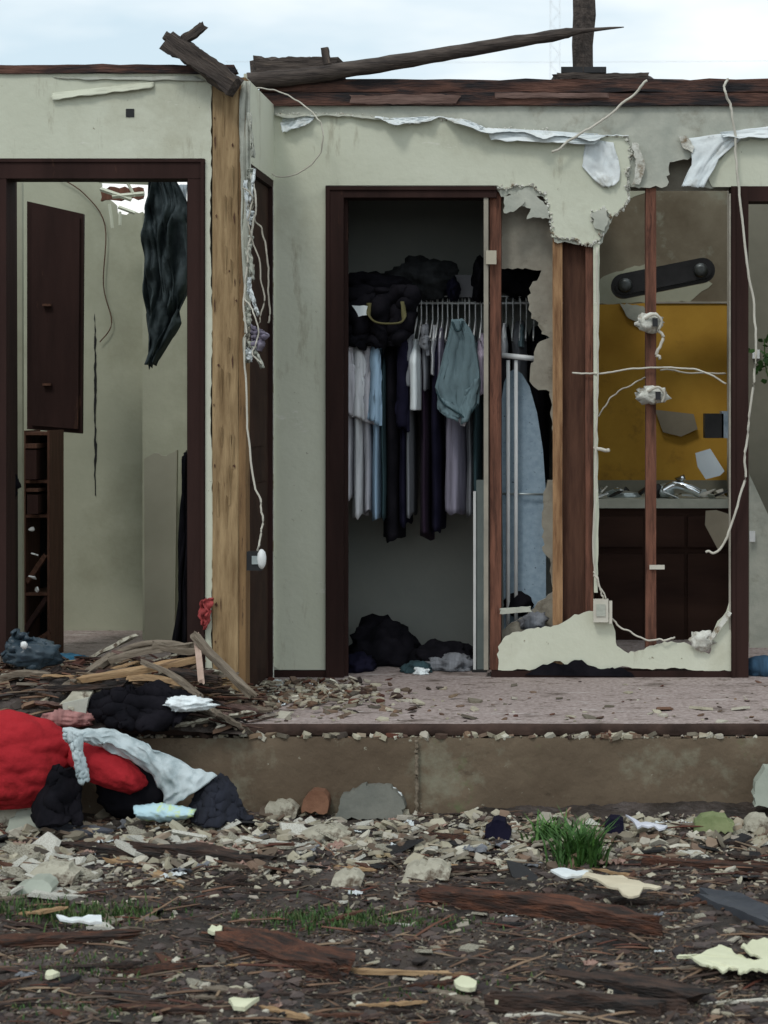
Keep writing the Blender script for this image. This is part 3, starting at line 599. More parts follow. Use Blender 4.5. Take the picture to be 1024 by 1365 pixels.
# ---------------------------------------------------------------- cables
def cable(pts, r, m, label, seg=6, name='cable'):
    q = smooth_path(pts, 9); sd = len(label)
    q = [p+Vector((n3(i*.23, sd, 1), n3(i*.23, sd, 5), n3(i*.23, sd, 9)))*.009+Vector((n3(i*.9, sd, 2), 0, n3(i*.9, sd, 4)))*.0025 for i, p in enumerate(q)]
    return tag(MB().tube(q, r, seg).build(name, m), label, 'cable')
d = DW-.05
cable([P(340, 117, d), P(372, 122, d), P(405, 140, d-.03), P(428, 165, d-.06), P(428, 200, d-.05), P(405, 227, d-.03), P(372, 235, d-.02), P(345, 215, d), P(334, 180, d)], .0032, wire_m, 'white cable looping out from the torn corner above the closet wall')
cable([P(335, 232, DL-.02), P(341, 270, DL-.03), P(334, 320, DL-.02), P(326, 390, DL-.03), P(327, 470, DL-.03), P(330, 560, DL-.03), P(338, 640, DL-.03), P(350, 680, DL-.03), P(347, 715, DL-.03), P(343, 735, DL-.03)], .004, wire_m, 'white cable dangling down beside the corner post to a wall socket')
cable([P(334, 282, DL-.0), P(345, 300, DL), P(355, 330, DL), P(358, 380, DL), P(359, 430, DL)], .0035, wire_d, 'short pale cable hanging across the dark side door')
cable([P(970, 104, DW-.03), P(966, 120, DW-.05), P(976, 150, DW-.05), P(981, 200, DW-.04), P(985, 250, DW-.05), P(996, 350, DW-.06), P(1007, 430, DW-.06), P(1006, 500, DW-.06), P(996, 580, DW-.06), P(992, 640, DW-.06), P(978, 690, DW-.06), P(962, 730, DW-.06), P(940, 737, DW-.06)], .0055, wire_m, 'long white cable hanging from the roof plate past the right door frame')
cable([P(863, 107, d), P(838, 132, d), P(800, 162, d), P(765, 184, d), P(736, 203, d)], .0055, wire_m, 'stiff white cable slanting across the top plate')
cable([P(763, 497, DS-.01), P(800, 498, DS-.02), P(850, 491, DS-.02), P(900, 490, DS-.02), P(940, 496, DS-.02), P(968, 512, DS)], .0042, wire_m, 'pale cable threaded through the studs in front of ochre wall')
cable([P(798, 555, DS-.01), P(812, 533, DS+.01), P(835, 516, DS+.01), P(860, 503, DS+.01)], .0035, wire_d, 'thin cable arching up to the middle stud in front of ochre wall')
cable([P(968, 498, DS+.05), P(930, 497, DS+.05), P(880, 493, DS+.04)], .004, wire_d, 'short level cable right of the middle stud')
cable([P(796, 330, DW-.01), P(797, 480, DW-.02), P(794, 620, DW-.02), P(791, 750, DW-.02), P(796, 770, DW-.03), P(802, 790, DW-.03), P(804, 800, DW-.02)], .004, wire_m, 'white cable running down the stud into the open socket box')
cable([P(791, 762, DW-.03), P(797, 775, DW-.03), P(808, 798, DW-.02)], .0035, wire_m, 'short white loop of cable at the socket box')
cable([P(812, 823, DW-.01), P(835, 840, DW-.02), P(860, 852, DW-.02), P(885, 853, DW-.02), P(900, 850, DW-.02)], .004, wire_m, 'pale cable trailing over the torn wall remnant')
cable([P(792, 598, DW-.01), P(812, 600, DW-.02)], .0085, wire_m, 'stubby white cable end sticking out of the stud')
cable([P(323, 250, DL-.03), P(336, 262, DL-.05), P(331, 300, DL-.05), P(343, 340, DL-.04), P(352, 395, DL-.04), P(346, 430, DL-.04)], .003, wire_d, 'thin tangled cable crossing the torn strip beside the post')
cable([P(326, 395, DL-.03), P(338, 418, DL-.05), P(345, 445, DL-.05), P(337, 470, DL-.04), P(350, 486, DL-.04)], .003, wire_m, 'short white cable curling below the mauve rag')
rnd = random.Random(12)
for k in range(9):
    y_ = 225+k*30+rnd.uniform(-8, 8); x_ = rnd.uniform(322, 334); w_ = rnd.uniform(5, 11)
    part(drape([(x_, y_), (x_+rnd.uniform(-3, 2), y_+rnd.uniform(10, 26))], [(x_+w_, y_+rnd.uniform(-4, 6)), (x_+w_*.8, y_+rnd.uniform(12, 30))], DL-.012-.003*(k % 3), .004, 1, 6, 10, k+40, .012, 5), 'torn_paper', [board, innerb, paper][k % 3], RW, solid=.002)
# dangling wall socket
sk = thing('dangling_socket', P(342, 760, DL-.06), 'white and black wall socket dangling on a cable beside the post', 'socket')
part(MB().box((X_(330, DL-.06), DL-.08, Z_(760, DL-.06)), (X_(350, DL-.06), DL-.03, Z_(735, DL-.06))), 'socket_body', blackm, sk)
part(lump(P(349, 745, DL-.08), (.016, .02, .036), 2, .05, 1, 3, ridge=0), 'cover', white_pl, sk)
part(MB().box((X_(336, DL-.08), DL-.086, Z_(752, DL-.08)), (X_(345, DL-.08), DL-.081, Z_(741, DL-.08))), 'terminal', steel, sk)
o = drape([(334, 432), (335, 450), (338, 466)], [(352, 442), (357, 448), (348, 468)], DL-.01, .02, 2, 16, 16, 3, .02).build('purple_rag', mat('mauve_rag', (.12, .10, .15), (.26, .24, .30), 8, .9, .4), solid=.004)
tag(o, 'small mauve rag snagged on the side doorway', 'rag')
# socket box on lower wall
bx = thing('socket_box', P(800, 828, DW-.03), 'pale plastic socket box on the stud above the torn wall remnant', 'socket')
part(MB().box((X_(791, DW), DW-.045, Z_(828, DW)), (X_(811, DW), DW-.001, Z_(798, DW))), 'box', wire_m, bx)
part(MB().box((X_(795, DW), DW-.05, Z_(820, DW)), (X_(807, DW), DW-.0455, Z_(804, DW))), 'face', board, bx)
part(MB().box((X_(812, DW), DW-.04, Z_(830, DW)), (X_(816, DW), DW-.02, Z_(800, DW))), 'tab', wire_m, bx)
# switch boxes and insulation on the middle stud
for (x, y, wd, lab) in [(868, 430, 17, 'upper pale torn switch box on the thin middle stud'), (872, 527, 20, 'lower pale torn switch box on the thin middle stud')]:
    t = thing('switch_box', P(x, y+12, DS-.04), lab, 'switch box')
    part(MB().box((X_(x-7, DS), DS-.04, Z_(y+10, DS)), (X_(x+9, DS), DS-.001, Z_(y-10, DS))), 'box', board, t)
    part(lump(P(x-2, y, DS-.045), (wd/F*8.3, .02, 11/F*8.3), x, .5, 2.5, 3, ridge=.4), 'torn_board', gypsum, t)
    part(MB().tube(smooth_path([P(x-8, y-5, DS-.07), P(x+5, y-11, DS-.08), P(x+14, y-2, DS-.07), P(x+10, y+9, DS-.06)]), .006, 6), 'wire', wire_m, t)
    part(MB().box((X_(x+1, DS), DS-.075, Z_(y+6, DS)), (X_(x+8, DS), DS-.066, Z_(y-5, DS))), 'face', blackm, t)
cable([P(878, 438, DS-.05), P(884, 452, DS-.05), P(876, 470, DS-.05), P(880, 478, DS-.05)], .007, wire_m, 'curl of pale cable under the upper switch box')
o = MB().prism(px2(jag([(826, 404), (858, 408), (868, 428), (852, 432), (838, 424), (826, 404)], 1.5, 5, 2)[:-1], BD-.03), BD-.03, .02).build('torn_board', board); tag(o, 'torn piece of grey board on the ochre wall left of the middle stud', 'board')
o = MB().prism(px2([(873, 546), (925, 552), (930, 572), (908, 582), (884, 576)], BD-.04), BD-.04, .01).build('torn_card', mat('grey_card', (.22, .19, .14), (.28, .25, .19), 5, .9, .1)); tag(o, 'grey card stuck on the ochre wall right of the middle stud', 'card')
tag(MB().box(P(866, 759, DS-.012), P(886, 753, DS-.002)).build('wood_peg', wire_m), 'short pale peg across the middle stud in front of the vanity', 'peg')

# ---------------------------------------------------------------- bathroom things
lb = thing('vanity_lamp', P(882, 398, 9.9), 'black tilted vanity light bar dangling on the bathroom wall', 'lamp')
d = 9.9; a = P(831, 382, d); b = P(936, 361, d); ax = (b-a).normalized(); nrm = Vector((0, -1, 0)); up = ax.cross(nrm).normalized()
if up.z < 0: up = -up
def capsule(a, b, r, th, inset=0.0):
    pts = []; 
    for k in range(13): an = math.pi/2-math.pi*k/12; pts.append(b+ax*math.cos(an)*r+up*math.sin(an)*r)
    for k in range(13): an = math.pi/2+math.pi*k/12; pts.append(a+ax*math.cos(an)*r+up*math.sin(an)*r) if False else pts.append(a-ax*math.sin(math.pi*k/12)*r-up*math.cos(math.pi*k/12)*r)
    n = len(pts); vs = [p+nrm*th for p in pts]+[p for p in pts]
    return MB().add(vs, [tuple(range(n)), tuple(range(2*n-1, n-1, -1))]+[(i, i+n, (i+1) % n+n, (i+1) % n) for i in range(n)])
part(capsule(a, b, .062, .05), 'back_plate', blackm, lb)
part(capsule(a+nrm*.051, b+nrm*.051, .043, .02), 'front_plate', blackm, lb)
for t in (.02, .97):
    c = a.lerp(b, t)+nrm*.072
    part(MB().tube([c, c+nrm*.015, c+nrm*.04, c+nrm*.042], [.034, .036, .03, .014], 14), 'lamp_socket', mat('dark_metal', (.05, .055, .055), (.10, .11, .11), 9, .35, .1, metal=.5), lb)
# vanity
vd = 9.62
va = thing('vanity_cabinet', P(884, 870, vd+.25), 'dark brown bathroom vanity with a grey countertop', 'cabinet')
part(MB().box((X_(794, vd), vd, SLAB), (X_(973, vd), BD-.02, Z_(677.5, vd))), 'carcass', vanwood, va)
part(MB().box((X_(793, vd)-.01, vd-.03, Z_(677, vd)), (X_(974, vd)+.0, BD-.006, Z_(665, vd))), 'countertop', mat('grey_countertop', (.36, .37, .31), (.46, .47, .40), 12, .5, .1), va)
part(MB().box((X_(793, vd), BD-.02, Z_(665, vd)+.001), (X_(971, BD), BD-.0065, Z_(640, BD))), 'backsplash', mat('grey_backsplash', (.17, .17, .135), (.25, .24, .19), 5, .6, .1), va)
for i, (xa_, xb_) in enumerate(((798, 857), (862, 912), (917, 970))):
    part(MB().box((X_(xa_, vd), vd-.018, Z_(729, vd)), (X_(xb_, vd), vd-.0005, Z_(688, vd))), 'drawer', vanwood, va)
    part(MB().box((X_(xa_, vd), vd-.018, Z_(860, vd)), (X_(xb_, vd), vd-.0005, Z_(738, vd))), 'cabinet_door', vanwood, va)
fa = thing('fallen_faucet', P(905, 664, 9.7), 'shiny chrome faucet lying on the vanity countertop', 'faucet')
c = P(905, 663, 9.7)
part(MB().tube(smooth_path([c+Vector((-.08, 0, .03)), c+Vector((-.02, 0, .06)), c+Vector((.05, -.02, .045)), c+Vector((.1, -.02, .02))]), [.022]*19, 10), 'spout', chrome, fa)
part(MB().tube([c+Vector((-.12, 0, .0)), c+Vector((-.1, 0, .05)), c+Vector((-.09, 0, .06))], [.025, .022, .012], 10), 'handle', blackm, fa)
part(MB().tube([c+Vector((.02, .0, .05)), c+Vector((.0, .0, .09)), c+Vector((.03, .0, .1))], [.02, .024, .015], 10), 'handle', chrome, fa)
c = P(885, 663, 9.72)
tag(lump(c+Vector((0, 0, .03)), (.05, .04, .035), 4, .2, 2, 3, floor=c.z).build('dark_jar', steel), 'dull grey jar left of the chrome faucet on the vanity', 'jar')
tag(lump(P(835, 660, 9.8), (.07, .04, .02), 5, .3, 2, 3).build('grey_cloth', steel), 'low grey crumpled thing on the countertop left of the stud', 'cloth')
# glass shard
rnd = random.Random(41)
shm_ = [paper, chrome, board, steel, blackm, gypsum]
for k in range(26):
    px_ = rnd.choice([rnd.uniform(800, 858), rnd.uniform(880, 966)]); mb = MB(); c = P(px_, 664, rnd.uniform(9.64, 9.95)); c.z = Z_(665, vd)+.002+rnd.uniform(0, .02); kk = rnd.randrange(6)
    chip(mb, c, rnd.uniform(.015, .045), rnd.uniform(.003, .015), rnd, .6, elong=1.5)
    tag(mb.build('broken_shard', shm_[kk]), ['torn white paper scrap on the vanity countertop', 'shiny mirror splinter on the vanity countertop', 'grey board scrap on the vanity countertop', 'dull metal scrap on the vanity countertop', 'black plastic scrap on the vanity countertop', 'dirty plaster crumb on the vanity countertop'][kk], 'debris', 'broken bits littering the vanity countertop')
o = MB().prism(px2([(927, 604), (947, 598), (966, 628), (960, 634), (941, 639), (930, 622)], 9.75), 9.75, .008).build('mirror_shard', mat('bright_shard', (.66, .76, .84), (.8, .88, .92), 5, .15, 0, metal=.3)); tag(o, 'bright bluish mirror shard leaning at the end of the vanity', 'mirror shard')
bt = thing('toothbrush_box', P(952, 585, 9.9), 'dark box with a pale blue side fixed to the ochre wall', 'box')
part(MB().box(P(940, 584, 9.85), P(962, 551, 9.99)), 'body', blackm, bt); part(MB().box(P(962.5, 584, 9.85), P(972, 548, 9.99)), 'side', mat('pale_blue_plastic', (.2, .28, .36), (.38, .46, .55), 18, .5, .1), bt)
o = MB().prism(px2([(941, 681), (955, 680), (974, 686), (974, 715), (958, 734), (940, 700)], 9.3), 9.3, .01).build('hanging_card', MATS['grey_card']); tag(o, 'grey card hanging in front of the vanity right end', 'card')
o = MB().prism(px2([(999, 632), (1026, 690), (1040, 760), (1040, 905), (999, 905)], 9.3), 9.3, .015).build('leaning_board', board); tag(o, 'pale board leaning inside the right doorway', 'board')
tag(MB().box(P(1003, 478, 9.515), P(1013, 466, 9.50)).build('light_switch', white_pl), 'white light switch on the olive wall in the right doorway', 'switch')
tag(MB().box(P(999, 722, 9.28), P(1007, 708, 9.27)).build('door_stop', white_pl), 'small white knob low inside the right doorway', 'knob')
mb = MB(); rnd = random.Random(3); c = P(1022, 480, 9.2)
for k in range(34):
    p = c+Vector((rnd.gauss(0, .035), rnd.gauss(0, .03), rnd.gauss(0, .05))); chip(mb, p, .014, .001, rnd, 1.0, elong=1.8)
leafm = mat('leaf_green', (.03, .08, .02), (.07, .16, .04), 5, .6, 0, island=[(.6, .7, .6), (1, 1, 1), (1.3, 1.3, 1.0)])
mb.tube(smooth_path([c+Vector((.05, 0, -.16)), c+Vector((0, 0, -.05)), c+Vector((-.01, 0, .1))]), .003, 5)
tag(mb.build('leafy_sprig', leafm), 'green leafy sprig seen in the right doorway', 'plant')
tag(lump(S(1020, 890, .03), (.09, .07, .05), 3, .3, 2, 3, floor=SLAB).build('blue_cloth', fabric('blue_rag', (.03, .07, .12))), 'dark blue cloth on the floor in the right doorway', 'cloth')

# ---------------------------------------------------------------- closet
RD = 8.78; RZ = Z_(404, RD-.03)
rk = thing('wire_shelf', (X_(560, RD), 8.9, RZ), 'white wire closet shelf loaded with dark clothes', 'shelf')
part(MB().tube([(closetL+.005, RD-.03, RZ), (closetR-.005, RD-.03, RZ)], .005, 8), 'rail', white_pl, rk)
part(MB().tube([(closetL+.005, RD-.03, RZ+.03), (closetR-.005, RD-.03, RZ+.03)], .003, 6), 'lip', white_pl, rk)
mb = MB(); x = closetL+.02
while x < closetR-.01:
    mb.tube([(x, RD-.03, RZ), (x, RD-.03, RZ+.03), (x, CB-.01, RZ+.032)], .0018, 4); x += .028
part(mb, 'wires', white_pl, rk)
# garments
def garment(x0, x1, yt, yb, m, label, name='hanging_shirt', seed=0, dep=.19, front=8.56, cat='shirt', flare=0, sleeve=None, hem=.035, group='clothes hanging in the closet'):
    cd = front+dep; xa, xb = X_(x0, front+.03), X_(x1, front+.03); zt, zb = Z_(yt, front), Z_(yb, front)
    nu, nv = 40, 36; vs = []
    for j in range(nv+1):
        v = j/nv; z = zt+(zb-zt)*v; s = (zt-z)
        k = min(1, .22+s/.11*.78) if s < .11 else 1.0
        hw = (xb-xa)/2*(.45+.55*min(1, s/.08))*(1+flare*v); xc = (xa+xb)/2+.006*n3(v*3, seed, 2)
        for i in range(nu):
            a = 2*math.pi*i/nu
            fo = 1+.20*math.sin(a*7+seed+1.2*n3(v*2, seed, 0))*v**.4*.7+.16*n3(math.cos(a)*2, math.sin(a)*2+seed, v*3)
            zz = z-(hem*n3(math.cos(a)*2, seed, 3) if j == nv else 0)
            vs.append((xc+hw*math.cos(a)*fo, cd+dep*k*math.sin(a)*(.92+.08*fo), zz+(.0 if j else -0.02*abs(math.sin(a)))))
    fs = [(j*nu+i, j*nu+(i+1) % nu, (j+1)*nu+(i+1) % nu, (j+1)*nu+i) for j in range(nv) for i in range(nu)]
    fs += [tuple(range(nu))[::-1], tuple(range(nv*nu, nv*nu+nu))]
    t = thing(name, (0.5*(xa+xb), cd, zb), label, cat, group)
    part(MB().add(vs, fs, 0, True), 'body', m, t)
    if sleeve:
        xm = (yt+sleeve)/2
        part(drape([(x0+3, yt+1), (x0+.5, yt+18), (x0-1, xm), (x0-2.5, sleeve-9)], [(x1-4, yt), (x1-.5, yt+16), (x1+.5, xm), (x1+1.5, sleeve)], front-.015, .012, 1.3, 16, 30, seed, .003, 5, cr=.012), 'sleeve', m, t, solid=.014)
    return t
C = {'lg': fabric('light_grey_striped', (.50, .50, .54), .35), 'wh': fabric('off_white_cotton', (.62, .64, .66), .3), 'lb': fabric('light_blue_cotton', (.30, .44, .58), .25),
     'dt': fabric('dark_teal_cloth', (.03, .06, .07)), 'bk': black, 'nv': navy, 'pu': fabric('dark_plum_cloth', (.022, .012, .026)), 'gy': fabric('mid_grey_cloth', (.18, .19, .21)),
     'wt': fabric('bright_white_cotton', (.74, .80, .82), .1), 'lv': fabric('lavender_grey_cloth', (.25, .24, .31), .3), 'tl': fabric('grey_teal_cotton', (.15, .22, .245), .2, 4, (2, 2, 1)), 'pk': fabric('pinkish_lavender', (.42, .36, .46))}
GL = [(457, 472, 460, 664, 'lg', 556, 'light grey striped shirt at the far left end of the closet rail', 'shirt'),
      (468, 486, 458, 690, 'wh', 562, 'off-white shirt, second from the left end of the closet rail', 'shirt'),
      (482, 498, 460, 686, 'lg', 566, 'pale striped long-sleeved shirt between off-white and light blue shirts', 'shirt'),
      (494, 508, 459, 692, 'lb', 568, 'light blue shirt on the closet rail', 'shirt'),
      (506, 516, 458, 690, 'dt', None, 'narrow dark teal garment right of the light blue shirt', 'shirt'),
      (509, 536, 440, 720, 'bk', None, 'long black trousers hanging right of the light blue shirt', 'trousers'),
      (530, 545, 445, 700, 'nv', 575, 'navy black jacket with pale cuff hanging left of the white strip of cloth', 'jacket'),
      (538, 551, 436, 690, 'gy', 520, 'dark grey shirt just left of the bright white garment', 'shirt'),
      (558, 574, 436, 716, 'pu', None, 'long dark plum dress right of the bright white garment', 'dress'),
      (572, 590, 440, 708, 'nv', None, 'navy garment left of the lavender trousers', 'trousers'),
      (590, 621, 438, 684, 'lv', None, 'lavender grey trousers hanging under the teal shirt', 'trousers'),
      (620, 634, 434, 688, 'gy', None, 'grey garment right of the lavender trousers', 'shirt'),
      (628, 640, 450, 660, 'dt', None, 'dark teal garment beside the closet track', 'shirt'),
      (632, 650, 440, 526, 'pk', None, 'short pinkish lavender top near the closet stud', 'top'),
      (664, 682, 430, 640, 'bk', None, 'black garment just right of the reddish closet stud', 'shirt'),
      (680, 704, 425, 600, 'gy', None, 'grey garment hanging behind the ironing board', 'shirt'),
      (702, 730, 430, 640, 'bk', None, 'black garment at the right end of the closet rail', 'shirt')]
for k, (x0_, x1_, yt, yb, cc, sl_, lab, cat_) in enumerate(GL):
    garment(x0_, x1_, yt, yb, C[cc], lab, 'hanging_'+cat_.replace('top', 'camisole'), k*1.7, front=8.56+.012*(k % 3)+(.06 if x0_ > 660 else 0), sleeve=sl_, cat=cat_)
[garment(a_, b_, y0_, y1_, C[c_], l_, 'hanging_shirt', a_*.7, dep=.15, front=8.535, sleeve=s_, hem=.01) for a_, b_, y0_, y1_, c_, s_, l_ in ((562, 571, 432, 520, 'gy', 470, 'thin grey shirt right of the bright white garment'), (573, 581, 430, 500, 'wh', None, 'short off-white shirt over the dark plum dress'), (582, 590, 433, 540, 'lv', None, 'thin lavender shirt left of the teal shirt'), (668, 676, 428, 470, 'wh', None, 'short off-white shirt just right of the closet stud'), (690, 699, 430, 462, 'tl', None, 'thin teal shirt above the ironing board'))]
garment(544, 560, 448, 547, C['wt'], 'bright white narrow garment in the middle of the closet rail', 'hanging_camisole', 4, dep=.12, front=8.50, cat='top', hem=.004)
# folded teal shirt over the others
ts = thing('teal_shirt', P(610, 566, 8.5), 'grey teal short-sleeved shirt at the front of the closet rail', 'shirt', 'clothes hanging in the closet')
part(drape([(602, 426), (596, 452), (588, 484), (580, 516), (586, 538), (612, 552)], [(618, 425), (633, 448), (638, 480), (641, 510), (638, 538), (622, 556)], 8.47, .006, 2.5, 40, 40, 6, .002, 2, cr=.012), 'body', C['tl'], ts, solid=.012)
part(drape([(583, 525), (583, 545), (592, 553)], [(612, 548), (612, 556), (610, 562)], 8.455, .01, 1, 14, 10, 7, .006), 'sleeve', C['tl'], ts, solid=.008)
part(drape([(622, 520), (612, 545), (616, 566)], [(640, 500), (634, 535), (624, 560)], 8.452, .01, 1, 14, 10, 8, .006), 'sleeve', C['tl'], ts, solid=.008)
part(MB().tube(smooth_path([P(582, 522, 8.445), P(592, 538, 8.44), P(612, 551, 8.44), P(622, 556, 8.445), P(637, 538, 8.45)]), .004, 6), 'hem', C['dt'], ts)
part(drape([(606, 548), (610, 558), (614, 567)], [(624, 546), (624, 556), (619, 568)], 8.475, .004, 1, 8, 8, 3, .004), 'lining', C['lg'], ts, solid=.004)
part(MB().tube(smooth_path([P(603, 429, 8.455), P(608, 440, 8.44), P(613, 440, 8.44), P(617, 428, 8.455)]), .005, 6), 'collar', C['dt'], ts)
# hangers
def hanger(loc, label):
    t = thing('coat_hanger', loc, label, 'hanger', 'white hangers on the closet rail')
    x, y, z = loc
    part(MB().tube(smooth_path([(x, y+.014, z-.005), (x, y+.014, z+.01), (x, y, z+.019), (x, y-.014, z+.008), (x, y-.008, z-.03), (x, y, z-.07)], 4), .0026, 5), 'hook', white_pl, t)
    part(MB().tube([(x, y, z-.07), (x, y-.18, z-.16), (x, y-.17, z-.168), (x, y+.17, z-.168), (x, y+.18, z-.16), (x, y, z-.07)], .0032, 5), 'arms', white_pl, t)
    return t
def dup(root, dx, label):
    r = root.copy(); col.objects.link(r); r.location = (root.location.x+dx, root.location.y, root.location.z); r['label'] = label
    for ch in list(root.children):
        c_ = ch.copy(); col.objects.link(c_); c_.parent = r
    return r
hlab = 'white plastic hanger hooked on the closet rail above the clothes'
h0 = hanger((X_(556, RD-.03), RD-.03, RZ), hlab); rnd = random.Random(4)
for xx in (463, 478, 490, 501, 522, 538, 549, 562, 569, 577, 584, 590, 597, 603, 611, 620, 626, 634, 642, 675, 684, 694, 702, 712): dup(h0, X_(xx, RD-.03)-h0.location.x, hlab)
# dark clothes on the shelf
def pile(x0, x1, y0, y1, d, m, label, seed, cat='clothes', name='folded_clothes', dep=.17, amp=.3, ridge=.2, group=None):
    c = P((x0+x1)/2, (y0+y1)/2, d); s = ((x1-x0)/2/F*d*1.05, dep, (y1-y0)/2/F*d*1.05)
    return tag(lump(c, s, seed, amp, 2.0, 4, ridge=ridge).build(name, m), label, cat, group)
gs = 'clothes piled on the closet shelf'
pile(458, 550, 366, 408, 8.75, black, 'large heap of black clothes at the left of the closet shelf', 1, group=gs)
pile(520, 610, 348, 402, 8.80, fabric('charcoal_cloth', (.020, .022, .024)), 'tall charcoal bundle in the middle of the closet shelf', 2, group=gs)
pile(596, 612, 372, 400, 8.7, navy, 'small navy roll beside the grey box on the closet shelf', 8, group=gs, dep=.1)
pile(630, 652, 345, 400, 8.75, black, 'black bundle on the shelf just left of the closet stud', 3, group=gs)
pile(664, 722, 350, 396, 8.8, black, 'black bundle on the shelf right of the closet stud', 4, group=gs)
o = MB().box(P(607, 396, 8.7), P(637, 371, 8.95)).build('shelf_box', mat('dim_grey_card', (.10, .10, .11), (.15, .15, .16), 4, .8, .1)); tag(o, 'small grey box on the closet shelf', 'box')
# dark coat over the rail with an olive belt
co = thing('black_coat', P(505, 470, 8.5), 'black coat slung over the left of the closet rail with an olive strap', 'coat', 'clothes hanging in the closet')
part(drape([(459, 382), (458, 410), (459, 440), (459, 462)], [(556, 384), (553, 410), (548, 440), (530, 462)], 8.52, .02, 3, 36, 30, 12, .03, 8), 'body', black, co, solid=.02)
part(MB().tube(smooth_path([P(492, 404, 8.47), P(492, 420, 8.46), P(503, 430, 8.455), P(528, 431, 8.455), P(538, 425, 8.46), P(537, 402, 8.47)]), .012, 8, 0, .4), 'strap', mat('olive_strap', (.09, .08, .03), (.14, .13, .06), 6, .8, .2), co)
part(MB().prism(px2(jag([(469, 407), (490, 408), (489, 420), (478, 422), (469, 407)], 1, 5, 3)[:-1], 8.455), 8.455, .008), 'label_patch', C['wt'], co)
# ironing board
ib = thing('ironing_board', P(705, 905, 8.7), 'upright ironing board with a speckled light blue cover and white legs in the closet', 'ironing board')
cov = mat('speckled_blue_cover', (.24, .33, .41), (.32, .42, .50), 40, .85, .1, 60, c3=(.05, .07, .09), s3=55, t3=(.62, .68))
ol = [(672, 850), (728, 850), (728, 660), (724, 600), (716, 550), (706, 515), (696, 498), (686, 492), (678, 496), (672, 510), (668, 540)]
part(MB().prism(px2(ol, 8.52), 8.52, .03), 'padded_cover', cov, ib); part(MB().prism(px2([(674, 860), (727, 860), (725, 840), (674, 840)], 8.50), 8.50, .018), 'tail_edge', cov, ib)
for xx in (677.5, 688): part(MB().tube([P(xx, 840, 8.47), P(xx, 480, 8.47)], .0085, 10), 'leg', white_pl, ib)
part(MB().tube([P(666, 473, 8.46), P(712, 478, 8.46)], .012, 10), 'foot_bar', white_pl, ib)
part(MB().tube([P(668, 658, 8.495), P(727, 659, 8.495)], .005, 8), 'cross_bar', steel, ib)
# folding door edge and its track
fd = thing('folding_door', P(640, 905, 8.5), 'narrow grey folded closet door edge standing left of the reddish stud', 'door')
part(MB().prism(px2([(631, 655), (634.5, 655), (634.5, 897), (631, 897)], 8.46), 8.46, .02), 'edge_channel', white_pl, fd)
part(MB().prism(px2([(635, 640), (645, 640), (645, 899), (635, 899)], 8.47), 8.47, .04), 'panel', mat('grey_blue_metal', (.12, .15, .145), (.17, .20, .19), 6, .5, .1), fd)
part(MB().prism(px2([(629, 893), (648, 893), (648, 902), (629, 902)], 8.45), 8.45, .07), 'foot', blackm, fd)
tag(MB().box(P(648, 352, DW-.015), P(662, 334, DW-.005)).build('striker_plate', mat('pale_metal', (.42, .38, .30), (.52, .48, .38), 9, .5, .1)), 'pale square tag nailed to the reddish closet stud', 'tag')
# heap on the closet floor
gf = 'clothes heaped on the closet floor'
def fpile(px, py, sx, sy, sz, m, label, seed, name='dropped_clothes', cat='clothes', group=gf, amp=.3, ridge=.2, floor=SLAB+.002):
    p = S(px, py); return tag(lump(p+Vector((0, 0, sz*.35)), (sx, sy, sz), seed, amp, 2.0, 4, floor=floor, ridge=ridge).build(name, m), label, cat, group)
fpile(512, 884, .15, .13, .14, black, 'tall black heap of clothes at the left of the closet floor', 21)
fpile(478, 893, .07, .1, .05, navy, 'low navy garment in the left corner of the closet floor', 22)
fpile(590, 888, .13, .12, .08, black, 'flat black garment in the middle of the closet floor', 23)
fpile(600, 893, .10, .06, .045, C['gy'], 'crumpled grey striped cloth on the closet floor', 24, amp=.5, ridge=.5)
fpile(556, 896, .06, .05, .035, C['dt'], 'dark teal cloth in front of the closet heaps', 25)
fpile(562, 899, .03, .02, .02, C['wt'], 'small white rag at the closet threshold', 26, 'white_rag', 'rag', amp=.5)
# dark shoe-like bundles in the wall hole
o = tag(lump(P(690, 806, 8.5), (.055, .05, .05), 8, .3, 2, 3).build('dark_hat', black), 'black cap resting behind the torn wall remnant below the ironing board', 'cap')
o = tag(lump(P(712, 828, 8.38), (.05, .03, .035), 9, .5, 2.5, 3, ridge=.5).build('mixed_rag', C['gy']), 'crumpled grey rag stuffed behind the torn wall remnant', 'rag')
plank('broken_lath', P(668, 815, 8.30), P(706, 812, 8.30), .03, .02, board, 'short pale lath lying across the gap beside the reddish stud', 'lath', seed=31, splinter=.01)
o = tag(lump(P(935, 853, 8.28), (.045, .02, .035), 19, .6, 2.5, 3, ridge=.6).build('plaster_lump', gypsum), 'broken plaster lump on top of the torn wall remnant at right', 'plaster')
plank('broken_lath', P(940, 862, 8.275), P(972, 818, 8.275), .012, .018, gypsum, 'pale broken lath leaning at right end of the torn wall remnant', 'lath', seed=32, splinter=.01)

